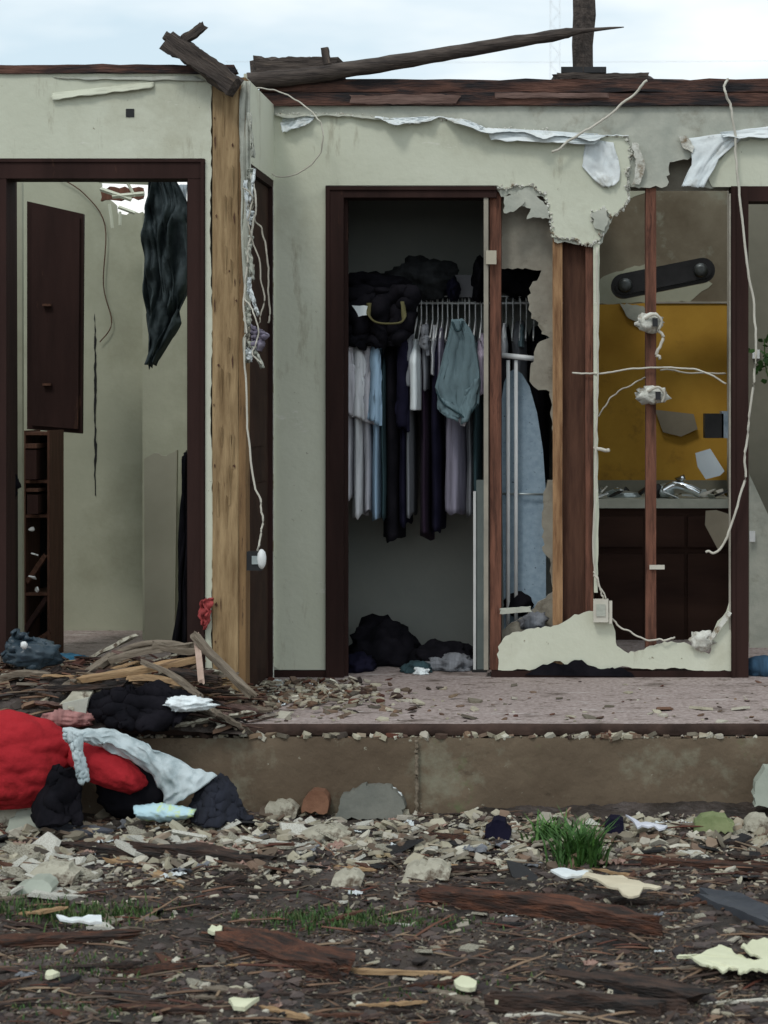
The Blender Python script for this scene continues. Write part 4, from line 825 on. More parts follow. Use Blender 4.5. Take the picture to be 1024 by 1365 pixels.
# ---------------------------------------------------------------- distant mast and power line
mt = thing('radio_mast', (X_(740, 420), 420, 0), 'thin pale lattice mast far behind the house', 'mast')
mb = MB(); w_ = 1.0; x0_ = X_(740, 420); zt = 140
for sx in (-1, 1):
    for sy in (-1, 1): mb.box((x0_+sx*w_-.035, 420+sy*w_-.035, 0), (x0_+sx*w_+.035, 420+sy*w_+.035, zt))
z = 0; k = 0
mastm = mat('haze_pale_steel', (.66, .68, .69), (.76, .78, .79), 2, .6, 0)  # steel colour paled to stand for haze, on mast and power line
while z < zt-2:
    s = 1 if k % 2 else -1
    for sy in (-1, 1): mb.tube([(x0_-s*w_, 420+sy*w_, z), (x0_+s*w_, 420+sy*w_, z+2.2)], .022, 4)
    z += 2.2; k += 1
part(mb, 'lattice', mastm, mt)
tag(MB().tube([P(300+i*160, 82-4*math.sin(i/6*math.pi)*-.6-i*.6, 120) for i in range(7)], .010, 5).build('power_line', mastm), 'thin power line crossing the sky behind the beam', 'power line')

# ---------------------------------------------------------------- red bedding and sheet at lower left
redm = mat('red_quilted_fabric', (.30, .016, .022), (.42, .024, .032), 6, .95, .7, 16, bdist=.02, spec=.15, c3=(.19, .012, .012), s3=5)
p = P(6, 1016, 6.9)
o = tag(lump(p, (.235, .14, .168), 31, .10, 1.1, 6, floor=p.z-.15, ridge=.03, crease=.12).build('red_quilt', redm), 'big rounded red quilted bundle at the left edge below the house', 'quilt')
p = P(142, 1024, 6.88)
lp = lump(p, (.13, .08, .064), 32, .12, 1.3, 4, ridge=.06); lp.v = [(v[0], v[1], v[2]-(v[0]-p.x)*.38) for v in lp.v]
tag(lp.build('red_pillow', redm), 'smaller red pillow showing through the pale sheet', 'pillow')
tag(drape([(66, 1018), (58, 1050), (52, 1088)], [(104, 1022), (112, 1052), (120, 1092)], 6.86, .03, 1.3, 30, 34, 33, .005, 4, curl=lambda u, v: -.10*v-.05*math.sin(math.pi*u), cr=.035).build('dark_void_sheet', black, solid=.02), 'black sheet put in for the shaded void between red quilt and the pale sheet', 'bag')  # black sheet stands for the shade between quilt and pale sheet
tag(lump(P(176, 1056, 6.95), (.125, .06, .085), 36, .15, 1.2, 4).build('dark_hole_fill', black), 'black lump filling the dark hole under the arch of the pale sheet', 'bedding')  # black lump put in for the dark hole under the sheet
tag(drape([(276, 1036), (262, 1060), (252, 1090)], [(290, 1036), (320, 1060), (344, 1090)], 6.92, .03, 1.3, 36, 34, 34, .005, 3, curl=lambda u, v: -.10*v-.05*math.sin(math.pi*u), cr=.035).build('dark_blue_bag', fabric('blue_black_cloth', (.014, .016, .025)), solid=.02), 'blue-black bag against the foundation right of the pale sheet', 'bag')
shm = mat('pale_blue_sheet', (.40, .47, .49), (.54, .61, .63), 5, .8, .5, 18, c3=(.33, .40, .42), s3=6, t3=(.5, .6))
def sheet_strip(L_, R_, ds, seed, m, nu=20, nv=70, amp=.012):
    mb = MB(); vs = []
    for j in range(nv+1):
        v = j/nv; l = lerp_list(L_, v); r = lerp_list(R_, v); dd = lerp_list([(q,) for q in ds], v)[0]
        for i in range(nu+1):
            u = i/nu; q = P(l[0]*(1-u)+r[0]*u, l[1]*(1-u)+r[1]*u, dd)
            q.y += -.035*math.sin(math.pi*u)+amp*2.4*abs(n3(u*2.2+seed+v*5, v*7-u*3, 1))-amp*1.6*abs(n3(u*4-v*8, v*12, seed))
            q.z += amp*n3(u*5, v*13, seed+4); vs.append(q)
    return mb.add(vs, [(j*(nu+1)+i, j*(nu+1)+i+1, (j+1)*(nu+1)+i+1, (j+1)*(nu+1)+i) for j in range(nv) for i in range(nu)], 0, True)
st = thing('pale_sheet', P(200, 1060, 6.6), 'pale blue crumpled sheet arching over red bedding in front of the foundation', 'sheet')
part(sheet_strip([(84, 970), (118, 971), (152, 972), (190, 990), (226, 1008), (262, 1024), (290, 1034)], [(90, 990), (122, 992), (142, 1000), (176, 1014), (204, 1036), (218, 1062), (216, 1084), (252, 1094)][:7], [6.80, 6.83, 6.86, 6.86, 6.86, 6.85, 6.84], 3, shm), 'upper_fold', shm, st, solid=.006)
part(sheet_strip([(88, 975), (98, 1000), (102, 1030), (108, 1044)], [(112, 976), (108, 1000), (116, 1025), (118, 1040)], [6.80, 6.77, 6.75, 6.74], 7, shm, 10, 30), 'hanging_fold', shm, st, solid=.006)
nm = mat('printed_magazine_paper', (.42, .62, .70), (.52, .70, .74), 5, .6, .2, c3=(.55, .68, .25), s3=9, t3=(.48, .56))
tag(sheet_strip([(178, 1074), (215, 1070), (262, 1078)], [(188, 1094), (225, 1097), (258, 1090)], [6.80, 6.80, 6.80], 9, nm, 12, 20, .006).build('magazine', nm, solid=.004), 'crumpled yellow and light blue printed magazine under the pale sheet', 'magazine')

# ---------------------------------------------------------------- larger rubble pieces, each its own thing
woodg = mat('grey_driftwood', (.12, .095, .07), (.24, .20, .155), 9, .9, .5, 30, stretch=(.7, 5, 5), c3=(.06, .045, .03), s3=7)
woodb = mat('wet_brown_wood', (.03, .018, .014), (.095, .055, .040), 9, .7, .8, 30, stretch=(.8, 5, 5), c3=(.016, .013, .012), s3=7, t3=(.45, .6), bdist=.02)
woodr = mat('rust_red_wood', (.06, .024, .016), (.16, .062, .033), 9, .75, .8, 30, stretch=(.8, 5, 5), c3=(.025, .016, .013), s3=7, t3=(.42, .60), bdist=.02)
woodt = mat('fresh_tan_wood', (.28, .17, .085), (.40, .27, .15), 9, .8, .5, 30, stretch=(.7, 5, 5), c3=(.12, .07, .04), s3=7)
cream = mat('cream_sheet', (.56, .57, .40), (.68, .69, .50), 4, .75, .2, 20, c3=(.40, .38, .25), s3=8, t3=(.6, .75))
plas = mat('plaster_piece', (.30, .28, .22), (.50, .48, .39), 10, .9, .6, 40, c3=(.09, .065, .045), s3=9, t3=(.50, .62))
def gp(px, py, dz=0): return G(px, py)+Vector((0, 0, dz))
PL = [  # foreground timbers: ends in the picture, width, thickness, material, label, bend
    ((585, 1200), (845, 1236), .085, .05, woodr, 'long rust-red timber lying in the mud right of centre', .02),
    ((315, 1262), (425, 1287), .12, .06, woodr, 'short rust-red log chunk in the mud left of centre', .0),
    ((0, 1258), (150, 1252), .05, .03, woodr, 'thin reddish board at the left under the grass patch', .0),
    ((770, 1310), (905, 1332), .07, .035, woodb, 'dark wet plank left of the cream sheets', .01),
    ((700, 1340), (860, 1350), .06, .04, woodb, 'dark wet plank near the bottom edge at right', .01),
    ((0, 1345), (200, 1338), .03, .02, woodb, 'slim dark stick along the bottom left', 0),
    ((160, 1150), (235, 1176), .045, .012, woodt, 'tan strip of wood slanting in the left rubble', .0),
    ((30, 1104), (124, 1112), .05, .03, mat('slate_blue_board', (.05, .055, .07), (.09, .095, .115), 6, .7, .2), 'slate blue board below the black void sheet', 0),
    ((205, 1136), (330, 1142), .06, .04, woodb, 'brown board half buried in the left rubble', .01),
    ((60, 1130), (200, 1140), .05, .03, woodb, 'brown lath behind the pale rubble at left', 0),
    ((345, 1190), (560, 1196), .03, .015, woodb, 'thin dark lath across the mud in the middle', 0),
    ((455, 1296), (620, 1301), .018, .012, woodt, 'slim tan lath in the mud below the middle grass', 0),
    ((900, 1152), (1010, 1160), .06, .025, woodr, 'rust-red board near the right edge below the foundation', 0),
    ((960, 1200), (1030, 1228), .10, .03, mat('dark_slate_panel', (.03, .035, .045), (.06, .065, .075), 5, .6, .2), 'dark slate panel poking in at the right edge', .0),
    ((0, 1298), (110, 1292), .02, .015, woodb, 'thin dark stick under the left grass patch', 0),
    ((170, 1344), (300, 1350), .03, .015, woodr, 'reddish sliver near the bottom left', 0),
    ((680, 1356), (770, 1351), .015, .01, wire_m, 'white plastic strip on the mud near the bottom right', 0),
    ((820, 1349), (1030, 1330), .016, .01, wire_m, 'long white plastic strip below the cream sheets', 0),
    ((340, 1328), (470, 1330), .012, .01, woodb, 'thin black stick in the bottom middle', 0)]
for k, (a, b, wd, th, m, lab, bd) in enumerate(PL):
    plank('fallen_plank' if m is not wire_m else 'plastic_strip', gp(*a, th*.1), gp(*b, th*.1), wd, th, m, lab, 'plank' if m is not wire_m else 'strip', 'timber lying in the rubble' if m is not wire_m else None, seed=50+k, bend=bd, splinter=min(.12, wd*1.8), roll=.1*math.sin(k))
# raised debris mound on the slab in front of the left wall
mb = MB(); nxm, nym = 90, 34; vs = []
def mh(x, y):
    a = max(0, min(1, (X_(345, 7.4)-x)/.35)); b = max(0, 1-abs((y-7.42)/.42)**2)
    return .17*a**.7*b+.03*n3(x*6, y*7, 2)*a+.012*n3(x*19, y*21, 4)*a-.02*(1-a)
for j in range(nym+1):
    for i in range(nxm+1):
        x = -3.4+(X_(345, 7.4)+3.42)*i/nxm; y = 7.0+.85*j/nym; vs.append((x, y, SLAB+mh(x, y)))
mb.add(vs, [(j*(nxm+1)+i, j*(nxm+1)+i+1, (j+1)*(nxm+1)+i+1, (j+1)*(nxm+1)+i) for j in range(nym) for i in range(nxm)], 0, True)
tag(mb.build('rubble_mound', mud), 'dark heap of fine rubble spilling over the slab at the left', 'rubble', kind='stuff')
SL = [((90, 915, 7.15), (145, 878, 7.35), .035, .02, woodg, 'grey stick rising towards the left heap top'),
      ((150, 880, 7.3), (250, 862, 7.3), .05, .02, woodg, 'grey board at the crest of the left heap'),
      ((210, 860, 7.3), (262, 868, 7.25), .04, .02, woodg, 'short grey slat at the crest beside the door jamb'),
      ((110, 905, 7.15), (258, 880, 7.2), .05, .02, woodt, 'orange tan board across the left heap'),
      ((195, 885, 7.12), (262, 925, 7.05), .025, .015, woodg, 'pale slat slanting down the left heap'),
      ((262, 850, 7.2), (335, 925, 7.1), .03, .02, woodg, 'grey slat leaning at the foot of the corner post'),
      ((0, 925, 7.15), (75, 893, 7.25), .05, .02, woodb, 'brown board at the far left of the heap'),
      ((0, 905, 7.2), (60, 900, 7.2), .03, .02, woodg, 'grey stick at far left of the heap'),
      ((65, 918, 7.1), (165, 912, 7.1), .03, .02, woodb, 'dark lath low on the left heap'),
      ((95, 940, 7.0), (112, 920, 7.1), .07, .012, plas, 'grey tile leaning on the left heap'),
      ((175, 905, 7.1), (240, 912, 7.08), .03, .02, woodt, 'short tan offcut on the left heap'),
      ((230, 895, 7.15), (285, 905, 7.1), .04, .02, woodb, 'brown offcut near the corner post'),
      ((268, 905, 7.0), (262, 850, 7.25), .022, .012, mat('pinkish_scrap', (.34, .24, .19), (.46, .34, .28), 8, .8, .3), 'pinkish scrap standing at the foot of the post')]
for k, (a, b, wd, th, m, lab) in enumerate(SL):
    plank('broken_board', P(*a), P(*b), wd, th, m, lab, 'board', 'boards in the heap under the left doorway', seed=80+k, splinter=.03, bend=.013*math.sin(k*2), roll=.2*math.sin(k*3))
tag(drape([(20, 838), (6, 860), (0, 880)], [(62, 858), (66, 875), (60, 892)], 7.3, .03, 2, 24, 20, 4, .03, 5).build('blue_tarp', mat('dark_blue_tarp', (.02, .035, .05), (.05, .075, .095), 6, .35, .4), solid=.01), 'dark blue glossy tarp crumpled at the left end of the heap', 'tarp')
tag(lump(P(44, 872, 7.3), (.09, .07, .05), 44, .25, 1.5, 4, ridge=.1, crease=.4).build('blue_bundle', MATS['dark_blue_tarp']), 'dark blue plastic bundle under the tarp at far left', 'bundle')
tag(lump(P(90, 882, 7.5), (.10, .06, .025), 45, .4, 2.2, 4, ridge=.3).build('blue_strip', fabric('teal_blue_plastic', (.02, .09, .15))), 'bright blue plastic scrap behind the grey stick', 'scrap')
tag(lump(P(32, 860, 7.2), (.012, .01, .014), 46, .2, 2, 3).build('white_scrap', white_pl), 'tiny white cap on the blue tarp', 'cap')
tag(drape([(132, 922), (116, 940), (122, 952), (150, 964)], [(214, 912), (256, 926), (262, 944), (236, 966)], 7.03, .022, 2.4, 46, 34, 47, .007, 10, curl=lambda u, v: -.07*v-.04*math.sin(math.pi*u), cr=.045).build('black_jacket', black, solid=.02), 'black jacket spilling over the slab edge behind the red quilt', 'jacket')
tag(lump(P(250, 938, 6.98), (.08, .05, .025), 48, .3, 2.2, 4, ridge=.3).build('white_cloth', C['wt']), 'white crumpled cloth on the slab edge left of centre', 'cloth')
tag(lump(P(92, 957, 7.0), (.09, .04, .03), 49, .3, 2.2, 4, ridge=.2).build('pink_cloth', fabric('dull_pink_cloth', (.32, .16, .15))), 'dull pink cloth at the edge of the red quilt', 'cloth')
tag(MB().prism(px2([(83, 938), (118, 930), (112, 962), (95, 966), (86, 962)], 6.98), 6.98, .02).build('grey_tile', board), 'grey tile fragment standing beside the black jacket', 'tile')
o = drape([(268, 800), (264, 822), (272, 840)], [(284, 796), (282, 815), (276, 836)], DL-.03, .01, 1, 8, 14, 4, .015, 3).build('red_rag', fabric('red_and_pink_rag', (.35, .06, .06)), solid=.004); tag(o, 'small red rag caught at the foot of the pale strip beside the post', 'rag')
tag(drape([(140, 812), (260, 858)], [(270, 860), (272, 880)], 7.42, .01, 2, 20, 6, 4, .02).build('grey_tube', woodg, solid=.01), 'bowed grey strip lying across the doorway sill', 'strip') if False else None
tag(MB().tube(smooth_path([P(140, 878, 7.4), P(185, 860, 7.42), P(230, 858, 7.4), P(270, 870, 7.35)]), .012, 8).build('grey_hose', woodg), 'bowed grey hose across the sill of the left doorway', 'hose')
# cream sheets, papers, slabs in the foreground
def flat(name, pts, m, label, cat, th=.006, lift=.02, seed=0, tilt=0, group=None):
    rnd = random.Random(seed); vs = []; n = len(pts)
    q = [G(x, y) for x, y in pts]; zc = sum(v.z for v in q)/n
    top = [Vector((v.x, v.y, zc+lift+th+rnd.uniform(0, .006)+tilt*(v.x-q[0].x))) for v in q]; bot = [v-Vector((0, 0, th)) for v in top]
    a = sum(top[i].x*top[(i+1) % n].y-top[(i+1) % n].x*top[i].y for i in range(n))
    if a < 0: top.reverse(); bot.reverse()
    return tag(MB().add(top+bot, [tuple(range(n)), tuple(range(2*n-1, n-1, -1))]+[(i, i+n, (i+1) % n+n, (i+1) % n) for i in range(n)]).build(name, m), label, cat, group)
flat('cream_card', jag([(902, 1287), (930, 1283), (958, 1270), (975, 1275), (992, 1288), (1016, 1294), (1000, 1300), (985, 1309), (960, 1307), (925, 1297), (902, 1287)], .9, 4, 3)[:-1], cream, 'torn cream sheet, left piece near the bottom right corner', 'sheet', seed=1)
flat('cream_card', jag([(988, 1272), (1000, 1264), (1060, 1262), (1060, 1318), (984, 1318), (988, 1306), (1018, 1292), (988, 1272)], 1.0, 4, 4)[:-1], cream, 'torn cream sheet running out of the bottom right corner', 'sheet', seed=2, lift=.028)
flat('cream_card', jag([(776, 1200), (782, 1194), (830, 1196), (882, 1208), (858, 1212), (852, 1222), (838, 1224), (824, 1214), (776, 1200)], 1, 7, 5)[:-1], mat('beige_card', (.50, .44, .32), (.62, .56, .42), 5, .8, .2), 'beige card lying across the long rust-red timber', 'card', seed=3, lift=.055)
flat('white_paper', jag([(734, 1185), (745, 1182), (784, 1186), (783, 1195), (755, 1194), (734, 1185)], 1, 7, 5)[:-1], paper, 'small white paper left of the beige card', 'paper', seed=4, lift=.05)
flat('white_paper', jag([(834, 1103), (846, 1110), (890, 1118), (886, 1128), (850, 1118), (834, 1103)], 1, 7, 6)[:-1], mat('lilac_white_paper', (.5, .52, .6), (.66, .68, .74), 5, .7, .2), 'lilac white torn paper at the foot of the foundation on the right', 'paper', seed=5, lift=.04)
flat('white_strip', jag([(75, 1246), (135, 1244), (136, 1250), (80, 1251), (75, 1246)], .5, 8, 6)[:-1], paper, 'white strip on the reddish board at left', 'strip', seed=6, lift=.04)
for k, (x0_, x1_, y0_, y1_, lab) in enumerate([(276, 298, 1243, 1256, 'bright cream scrap left of the short rust-red log'), (58, 80, 1304, 1313, 'bright cream scrap in the mud at lower left'), (300, 346, 1342, 1352, 'pale strip of board at the bottom left of centre'), (652, 682, 1339, 1352, 'cream rounded scrap at the bottom right of centre'), (604, 640, 1316, 1332, 'curled yellowish scrap at the bottom right of centre'), (455, 470, 1290, 1298, 'small white scrap right of the short rust-red log')]):
    cx_, cy_ = (x0_+x1_)/2, (y0_+y1_)/2
    flat('scrap', [(cx_+(x1_-x0_)/2*math.cos(a)*(.85+.15*math.sin(3*a+k)), cy_+(y1_-y0_)/2*math.sin(a)) for a in [2*math.pi*i/9 for i in range(9)]], cream if k != 5 else plas, lab, 'scrap', .01, .012, k)
# pieces against the foundation
def slabp(name, x0_, x1_, y0_, y1_, d, m, lab, cat='slab', dep=.08, seed=0, tilt=.25):
    if y1_ > 1070: d = min(6.97, G((x0_+x1_)/2, y1_).y)
    pts = jag([(x0_, y1_), (x0_+(x1_-x0_)*.05, y0_+(y1_-y0_)*.4), (x0_+(x1_-x0_)*.35, y0_), (x1_-(x1_-x0_)*.2, y0_+1), (x1_, y0_+(y1_-y0_)*.5), (x1_-2, y1_), (x0_, y1_)], 2.6, 5, seed)[:-1]
    mb = MB().prism(px2(pts, d), d, dep); zb = min(v[2] for v in mb.v)
    mb.v = [(v[0], v[1]+(v[2]-zb)*tilt, v[2]) for v in mb.v]
    return tag(mb.build(name, m), lab, cat)
slabp('stone_slab', 448, 538, 1050, 1092, 6.9, mat('dull_grey_stone', (.12, .125, .11), (.18, .18, .155), 6, .85, .5), 'grey stone slab leaning on the foundation left of the seam', 'stone', seed=1)
slabp('stone_slab', 350, 396, 1071, 1090, 6.85, MATS['dull_grey_stone'] if False else plas, 'flat tan stone at the foot of the foundation', 'stone', seed=2)
slabp('brick_piece', 402, 438, 1056, 1084, 6.88, mat('dull_brick', (.13, .06, .035), (.2, .1, .06), 10, .9, .5), 'brown brick piece against the foundation', 'brick', seed=3)
slabp('foam_block', -6, 46, 1062, 1104, 6.35, plas, 'pale foam block under the red quilt at the left edge', 'block', seed=4)
slabp('grey_tile', 4, 50, 1086, 1112, 6.2, mat('pale_grey_green_tile', (.28, .31, .26), (.36, .39, .33), 6, .6, .2), 'pale grey green tile at the left edge below the foam block', 'tile', dep=.02, seed=5, tilt=1.2)
slabp('grey_block', 1006, 1050, 1026, 1076, 6.97, MATS['pale_grey_green_tile'], 'grey green block on the foundation at the right edge', 'block', seed=6)
slabp('plaster_slab', 994, 1030, 1090, 1108, 6.7, plas, 'tan plaster slab at the right edge below the foundation', 'plaster', seed=7)
slabp('mossy_lump', 925, 980, 1090, 1110, 6.8, mat('mossy_plaster', (.13, .17, .07), (.25, .28, .14), 9, .9, .4), 'mossy green plaster lump at the foot of the foundation at right', 'plaster', seed=8)
slabp('dark_pot', 806, 832, 1093, 1115, 6.75, navy, 'dark bluish scrap at the foot of the foundation left of the lilac paper', 'scrap', seed=9)
slabp('dark_pot', 645, 680, 1096, 1122, 6.65, navy, 'dark bluish scrap in the rubble left of the green weed', 'scrap', seed=10)
o = tag(lump(G(521, 1086)+Vector((0, -.05, .05)), (.045, .03, .05), 51, .3, 2., 4, ridge=.25).build('crumpled_paper', paper), 'crumpled white paper leaning on the grey stone slab', 'paper')
slabp('plaster_slab', 396, 466, 1108, 1122, 6.6, plas, 'largest pale plaster slab in the rubble below the grey stone', 'plaster', seed=11, tilt=.9)
slabp('plaster_slab', 30, 96, 1160, 1182, 6.0, plas, 'widest pale plaster slab in the left rubble', 'plaster', seed=12, tilt=1.5)
slabp('plaster_slab', 14, 66, 1180, 1196, 5.9, MATS['pale_grey_green_tile'], 'grey plaster slab below the big pale one at left', 'plaster', seed=13, tilt=1.3)
slabp('plaster_slab', 440, 482, 1168, 1184, 6.1, plas, 'tan plaster slab in the middle rubble', 'plaster', seed=14, tilt=.9)
slabp('plaster_slab', 536, 600, 1156, 1174, 6.2, plas, 'long tan plaster slab right of the middle rubble', 'plaster', seed=15, tilt=.9)

# medium plaster chunks, counted one by one
gpl = 'plaster chunks strewn before the foundation'; rnd = random.Random(77)
protos = []
for k in range(8):
    mb = MB(); chip(mb, (0, 0, 0), 1, .38, random.Random(k+5), .25, elong=1.5); me = mb.build('plaster_chunk', [plas, gypsum][k % 2], base=(0, 0, 0)); protos.append(me)
pool = [(0, 105, 1140, 1192, -26), (180, 480, 1098, 1140, -22), (380, 700, 1095, 1150, 60), (0, 330, 1098, 1180, 50), (700, 1020, 1090, 1150, 26), (0, 150, 1150, 1190, 24), (300, 1020, 1150, 1350, 11), (0, 300, 1200, 1350, 5)]
first = set(); n_ = 0
for (x0_, x1_, y0_, y1_, cnt) in pool:
    big = cnt < 0
    for k in range(abs(cnt)):
        g_ = G(rnd.uniform(x0_, x1_), rnd.uniform(y0_, y1_)); i = rnd.randrange(8)
        o = protos[i] if i not in first else protos[i].copy()
        if i in first: col.objects.link(o)
        first.add(i); s = rnd.uniform(.045, .075) if big else rnd.uniform(.014, .034)
        o.location = g_+Vector((0, 0, -.1*s)); o.scale = (s, s, s*(.45 if big else .8)); o.rotation_euler = (rnd.gauss(0, .25), rnd.gauss(0, .25), rnd.choice([rnd.gauss(0, .5), rnd.uniform(0, 6.28)]))
        tag(o, 'pale broken plaster chunk lying among the rubble before the house', 'plaster', gpl)

def scatter(name, ms, lab, cat, grp, zones, seed, shape):
    rnd = random.Random(seed); ps = []
    for k in range(7):
        mb = MB(); shape(mb, random.Random(seed*9+k)); ps.append([mb.build(name, ms[k % len(ms)], base=(0, 0, 0)), False])
    for (x0_, x1_, y0_, y1_, cnt, s0, s1) in zones:
        for k in range(cnt):
            q = ps[k % 7]; o = q[0].copy() if q[1] else q[0]
            if q[1]: col.objects.link(o)
            q[1] = True; s = rnd.uniform(s0, s1); o.location = G(rnd.uniform(x0_, x1_), rnd.uniform(y0_, y1_))+Vector((0, 0, .004)); o.scale = (s, s, s)
            o.rotation_euler = (rnd.gauss(0, .15), rnd.gauss(0, .10), rnd.gauss(0, .55)); tag(o, lab, cat, grp)
    for q, used in ps:
        if not used: bpy.data.objects.remove(q)
def crumple(mb, r_):
    sd = r_.uniform(0, 99); n = 9; vs = []
    for i in range(n):
        for j in range(n):
            u, v = i/(n-1)-.5, j/(n-1)-.5; vs.append((u*2+.5*n3(u*3, v*3, sd), v*1.3+.5*n3(u*3, v*3, sd+5), .55*abs(n3(u*4, v*4, sd+9))+.25*n3(u*9, v*9, sd)))
    mb.add(vs, [(i*n+j, (i+1)*n+j, (i+1)*n+j+1, i*n+j+1) for i in range(n-1) for j in range(n-1)])
def rough_board(mb, r_):
    n = 16; w0 = r_.uniform(.07, .17); vs = []
    for i in range(n+1):
        t = i/n-.5; ww = w0*(1-.75*max(0, abs(t)*2-.75)/.25*r_.uniform(.3, 1))*(1+.4*n3(i*.5, w0*90, 1))
        for (a, b) in ((-1, -.3), (-.9, .3), (0, .45), (.95, .25), (1, -.3)): vs.append((t+.05*r_.uniform(-1, 1)*(abs(t) > .47), a*ww/2, b*ww*.55+.012*r_.uniform(-1, 1)))
    mb.add(vs, [(i*5+k, i*5+(k+1) % 5, i*5+5+(k+1) % 5, i*5+5+k) for i in range(n) for k in range(5)]+[tuple(range(5))[::-1], tuple(range(n*5, n*5+5))])
scatter('wood_fragment', [woodb, woodr, woodb, woodg, studd, woodb, woodt], 'splintered wood fragment lying in the rubble and mud before the house', 'wood', 'splintered wood fragments in the mud',
        [(-40, 1060, 1100, 1180, 50, .10, .28), (-40, 1060, 1180, 1360, 40, .08, .26)], 5, rough_board)
rnd = random.Random(15)
hp = []
for k in range(6):
    mb = MB(); rough_board(mb, random.Random(k+70)); hp.append(mb.build('broken_lath', [woodg, woodt, woodb, woodg, facem, plas][k], base=(0, 0, 0)))
for k in range(44):
    o = hp[k] if k < 6 else hp[k % 6].copy()
    if k >= 6: col.objects.link(o)
    x = rnd.uniform(-2.25, X_(340, 7.2)); y = rnd.uniform(7.05, 7.5); s_ = rnd.uniform(.10, .38); o.scale = (s_, s_*.8, s_*.8)
    o.location = (x, y, SLAB+mh(x, y)+.018); o.rotation_euler = (rnd.gauss(0, .3), rnd.gauss(0, .2), rnd.gauss(0, .5))
    tag(o, 'splintered lath lying in the heap under the left doorway', 'lath', 'laths in the heap under the left doorway')
rnd = random.Random(19)
for k in range(26):
    mb = MB(); crumple(mb, rnd); o = mb.build('white_scrap', [paper, plas, C['wt']][k % 3], base=(0, 0, 0)); s_ = rnd.uniform(.012, .032); o.scale = (s_, s_, s_)
    o.location = S(min(600, 335+rnd.expovariate(1/70)), rnd.uniform(908, 942), .004); o.rotation_euler = (rnd.gauss(0, .2), rnd.gauss(0, .2), rnd.uniform(0, 6))
    tag(o, 'crumpled whitish scrap on the floor slab right of the corner post', 'scrap', 'whitish scraps on the floor slab')
def shingle(mb, r_): chip(mb, (0, 0, 0), 1, .16, r_, .1, elong=1.7)
scatter('shingle_scrap', [blackm, studd, mat('dark_shingle', (.02, .02, .022), (.05, .048, .05), 20, .9, .8)], 'dark torn shingle scrap lying in the rubble and mud before the house', 'shingle', 'dark shingle scraps in the mud',
        [(-40, 1060, 1095, 1180, 36, .025, .055), (-40, 1060, 1180, 1360, 13, .02, .04)], 6, shingle)
def crumple(mb, r_):
    sd = r_.uniform(0, 99); n = 9; vs = []
    for i in range(n):
        for j in range(n):
            u, v = i/(n-1)-.5, j/(n-1)-.5; vs.append((u*2+.5*n3(u*3, v*3, sd), v*1.3+.5*n3(u*3, v*3, sd+5), .55*abs(n3(u*4, v*4, sd+9))+.25*n3(u*9, v*9, sd)))
    mb.add(vs, [(i*n+j, (i+1)*n+j, (i+1)*n+j+1, i*n+j+1) for i in range(n-1) for j in range(n-1)])
scatter('insulation_scrap', [fabric('pinkish_insulation', (.34, .22, .18)), plas, paper, fabric('tan_insulation', (.30, .24, .15)), C['gy']], 'crumpled scrap of insulation or paper among the rubble before the house', 'scrap', 'crumpled scraps in the rubble',
        [(250, 1060, 1092, 1160, 50, .018, .042), (-40, 340, 1098, 1180, 26, .018, .042), (-40, 1060, 1170, 1350, 24, .012, .03)], 7, crumple)

# ---------------------------------------------------------------- uncountable litter
chipm = mat('pale_plaster_chips', (.75, .74, .68), (1, 1, .96), 20, .9, .2, island=[(.06, .05, .045), (.27, .24, .19), (.42, .39, .31), (.46, .43, .35), (.24, .16, .12), (.12, .09, .07), (.62, .60, .53), (.30, .26, .23)])
woodm = mat('wood_splinters', (.7, .7, .7), (1, 1, 1), 20, .85, .2, island=[(.02, .016, .015), (.09, .055, .04), (.18, .11, .07), (.05, .03, .025), (.12, .04, .025), (.28, .20, .13), (.04, .035, .035)])
darkm = mat('dark_clods', (.7, .7, .7), (1, 1, 1), 20, .8, .4, island=[(.015, .013, .013), (.06, .047, .042), (.11, .085, .078), (.035, .027, .028), (.08, .045, .035), (.14, .115, .105)])
CV = bmesh.new(); bmesh.ops.create_icosphere(CV, subdivisions=1, radius=1); CVV = [v.co.copy() for v in CV.verts]; CVF = [[v.index for v in f.verts] for f in CV.faces]; CV.free()
def clod(mb, c, r, rnd, flat=.5):
    ex = rnd.uniform(.8, 1.8); ya = rnd.uniform(0, 3.14); M = Matrix.Rotation(ya, 3, 'Z'); c = Vector(c)
    mb.add([c+M @ Vector((v.x*r*ex, v.y*r, v.z*r*flat))*rnd.uniform(.7, 1.25) for v in CVV], CVF, 0, False)
def dens_place(n, fn, rnd):
    c_ = 0
    while c_ < n:
        px = rnd.uniform(-120, 1160); py = rnd.uniform(1085, 1400)
        if rnd.random() < fn(px, py): yield px, py; c_ += 1
def dchip(px, py):
    band = math.exp(-((py-1112)/32)**2)+.5*math.exp(-((py-1160)/25)**2)*(1 if px < 350 else .45)
    return min(1, band*max(.12, .55+1.3*n3(px*.02, py*.06, 3))+.012+(.10*max(0, n3(px*.02, py*.05, 8)-.1)))
rnd = random.Random(101); mb = MB()
for px, py in dens_place(7400, dchip, rnd):
    g_ = G(px, py); r = min(.024 if py < 1160 else .012, .0036*rnd.paretovariate(1.45)); chip(mb, g_+Vector((0, 0, r*.2)), r, r*rnd.uniform(.2, .6), rnd, .4, elong=rnd.uniform(1, 2), yaw=rnd.gauss(0, .6))
for k in range(700):    # behind and around the frame, so the litter does not stop
    x = rnd.uniform(-6, 5); y = rnd.uniform(1, 7); chip(mb, (x, y, gh(x, y)), rnd.uniform(.006, .02), .006, rnd, .4)
tag(mb.build('plaster_litter', chipm), 'fine pale plaster chips scattered over the mud', 'litter', kind='stuff')
mb = MB()
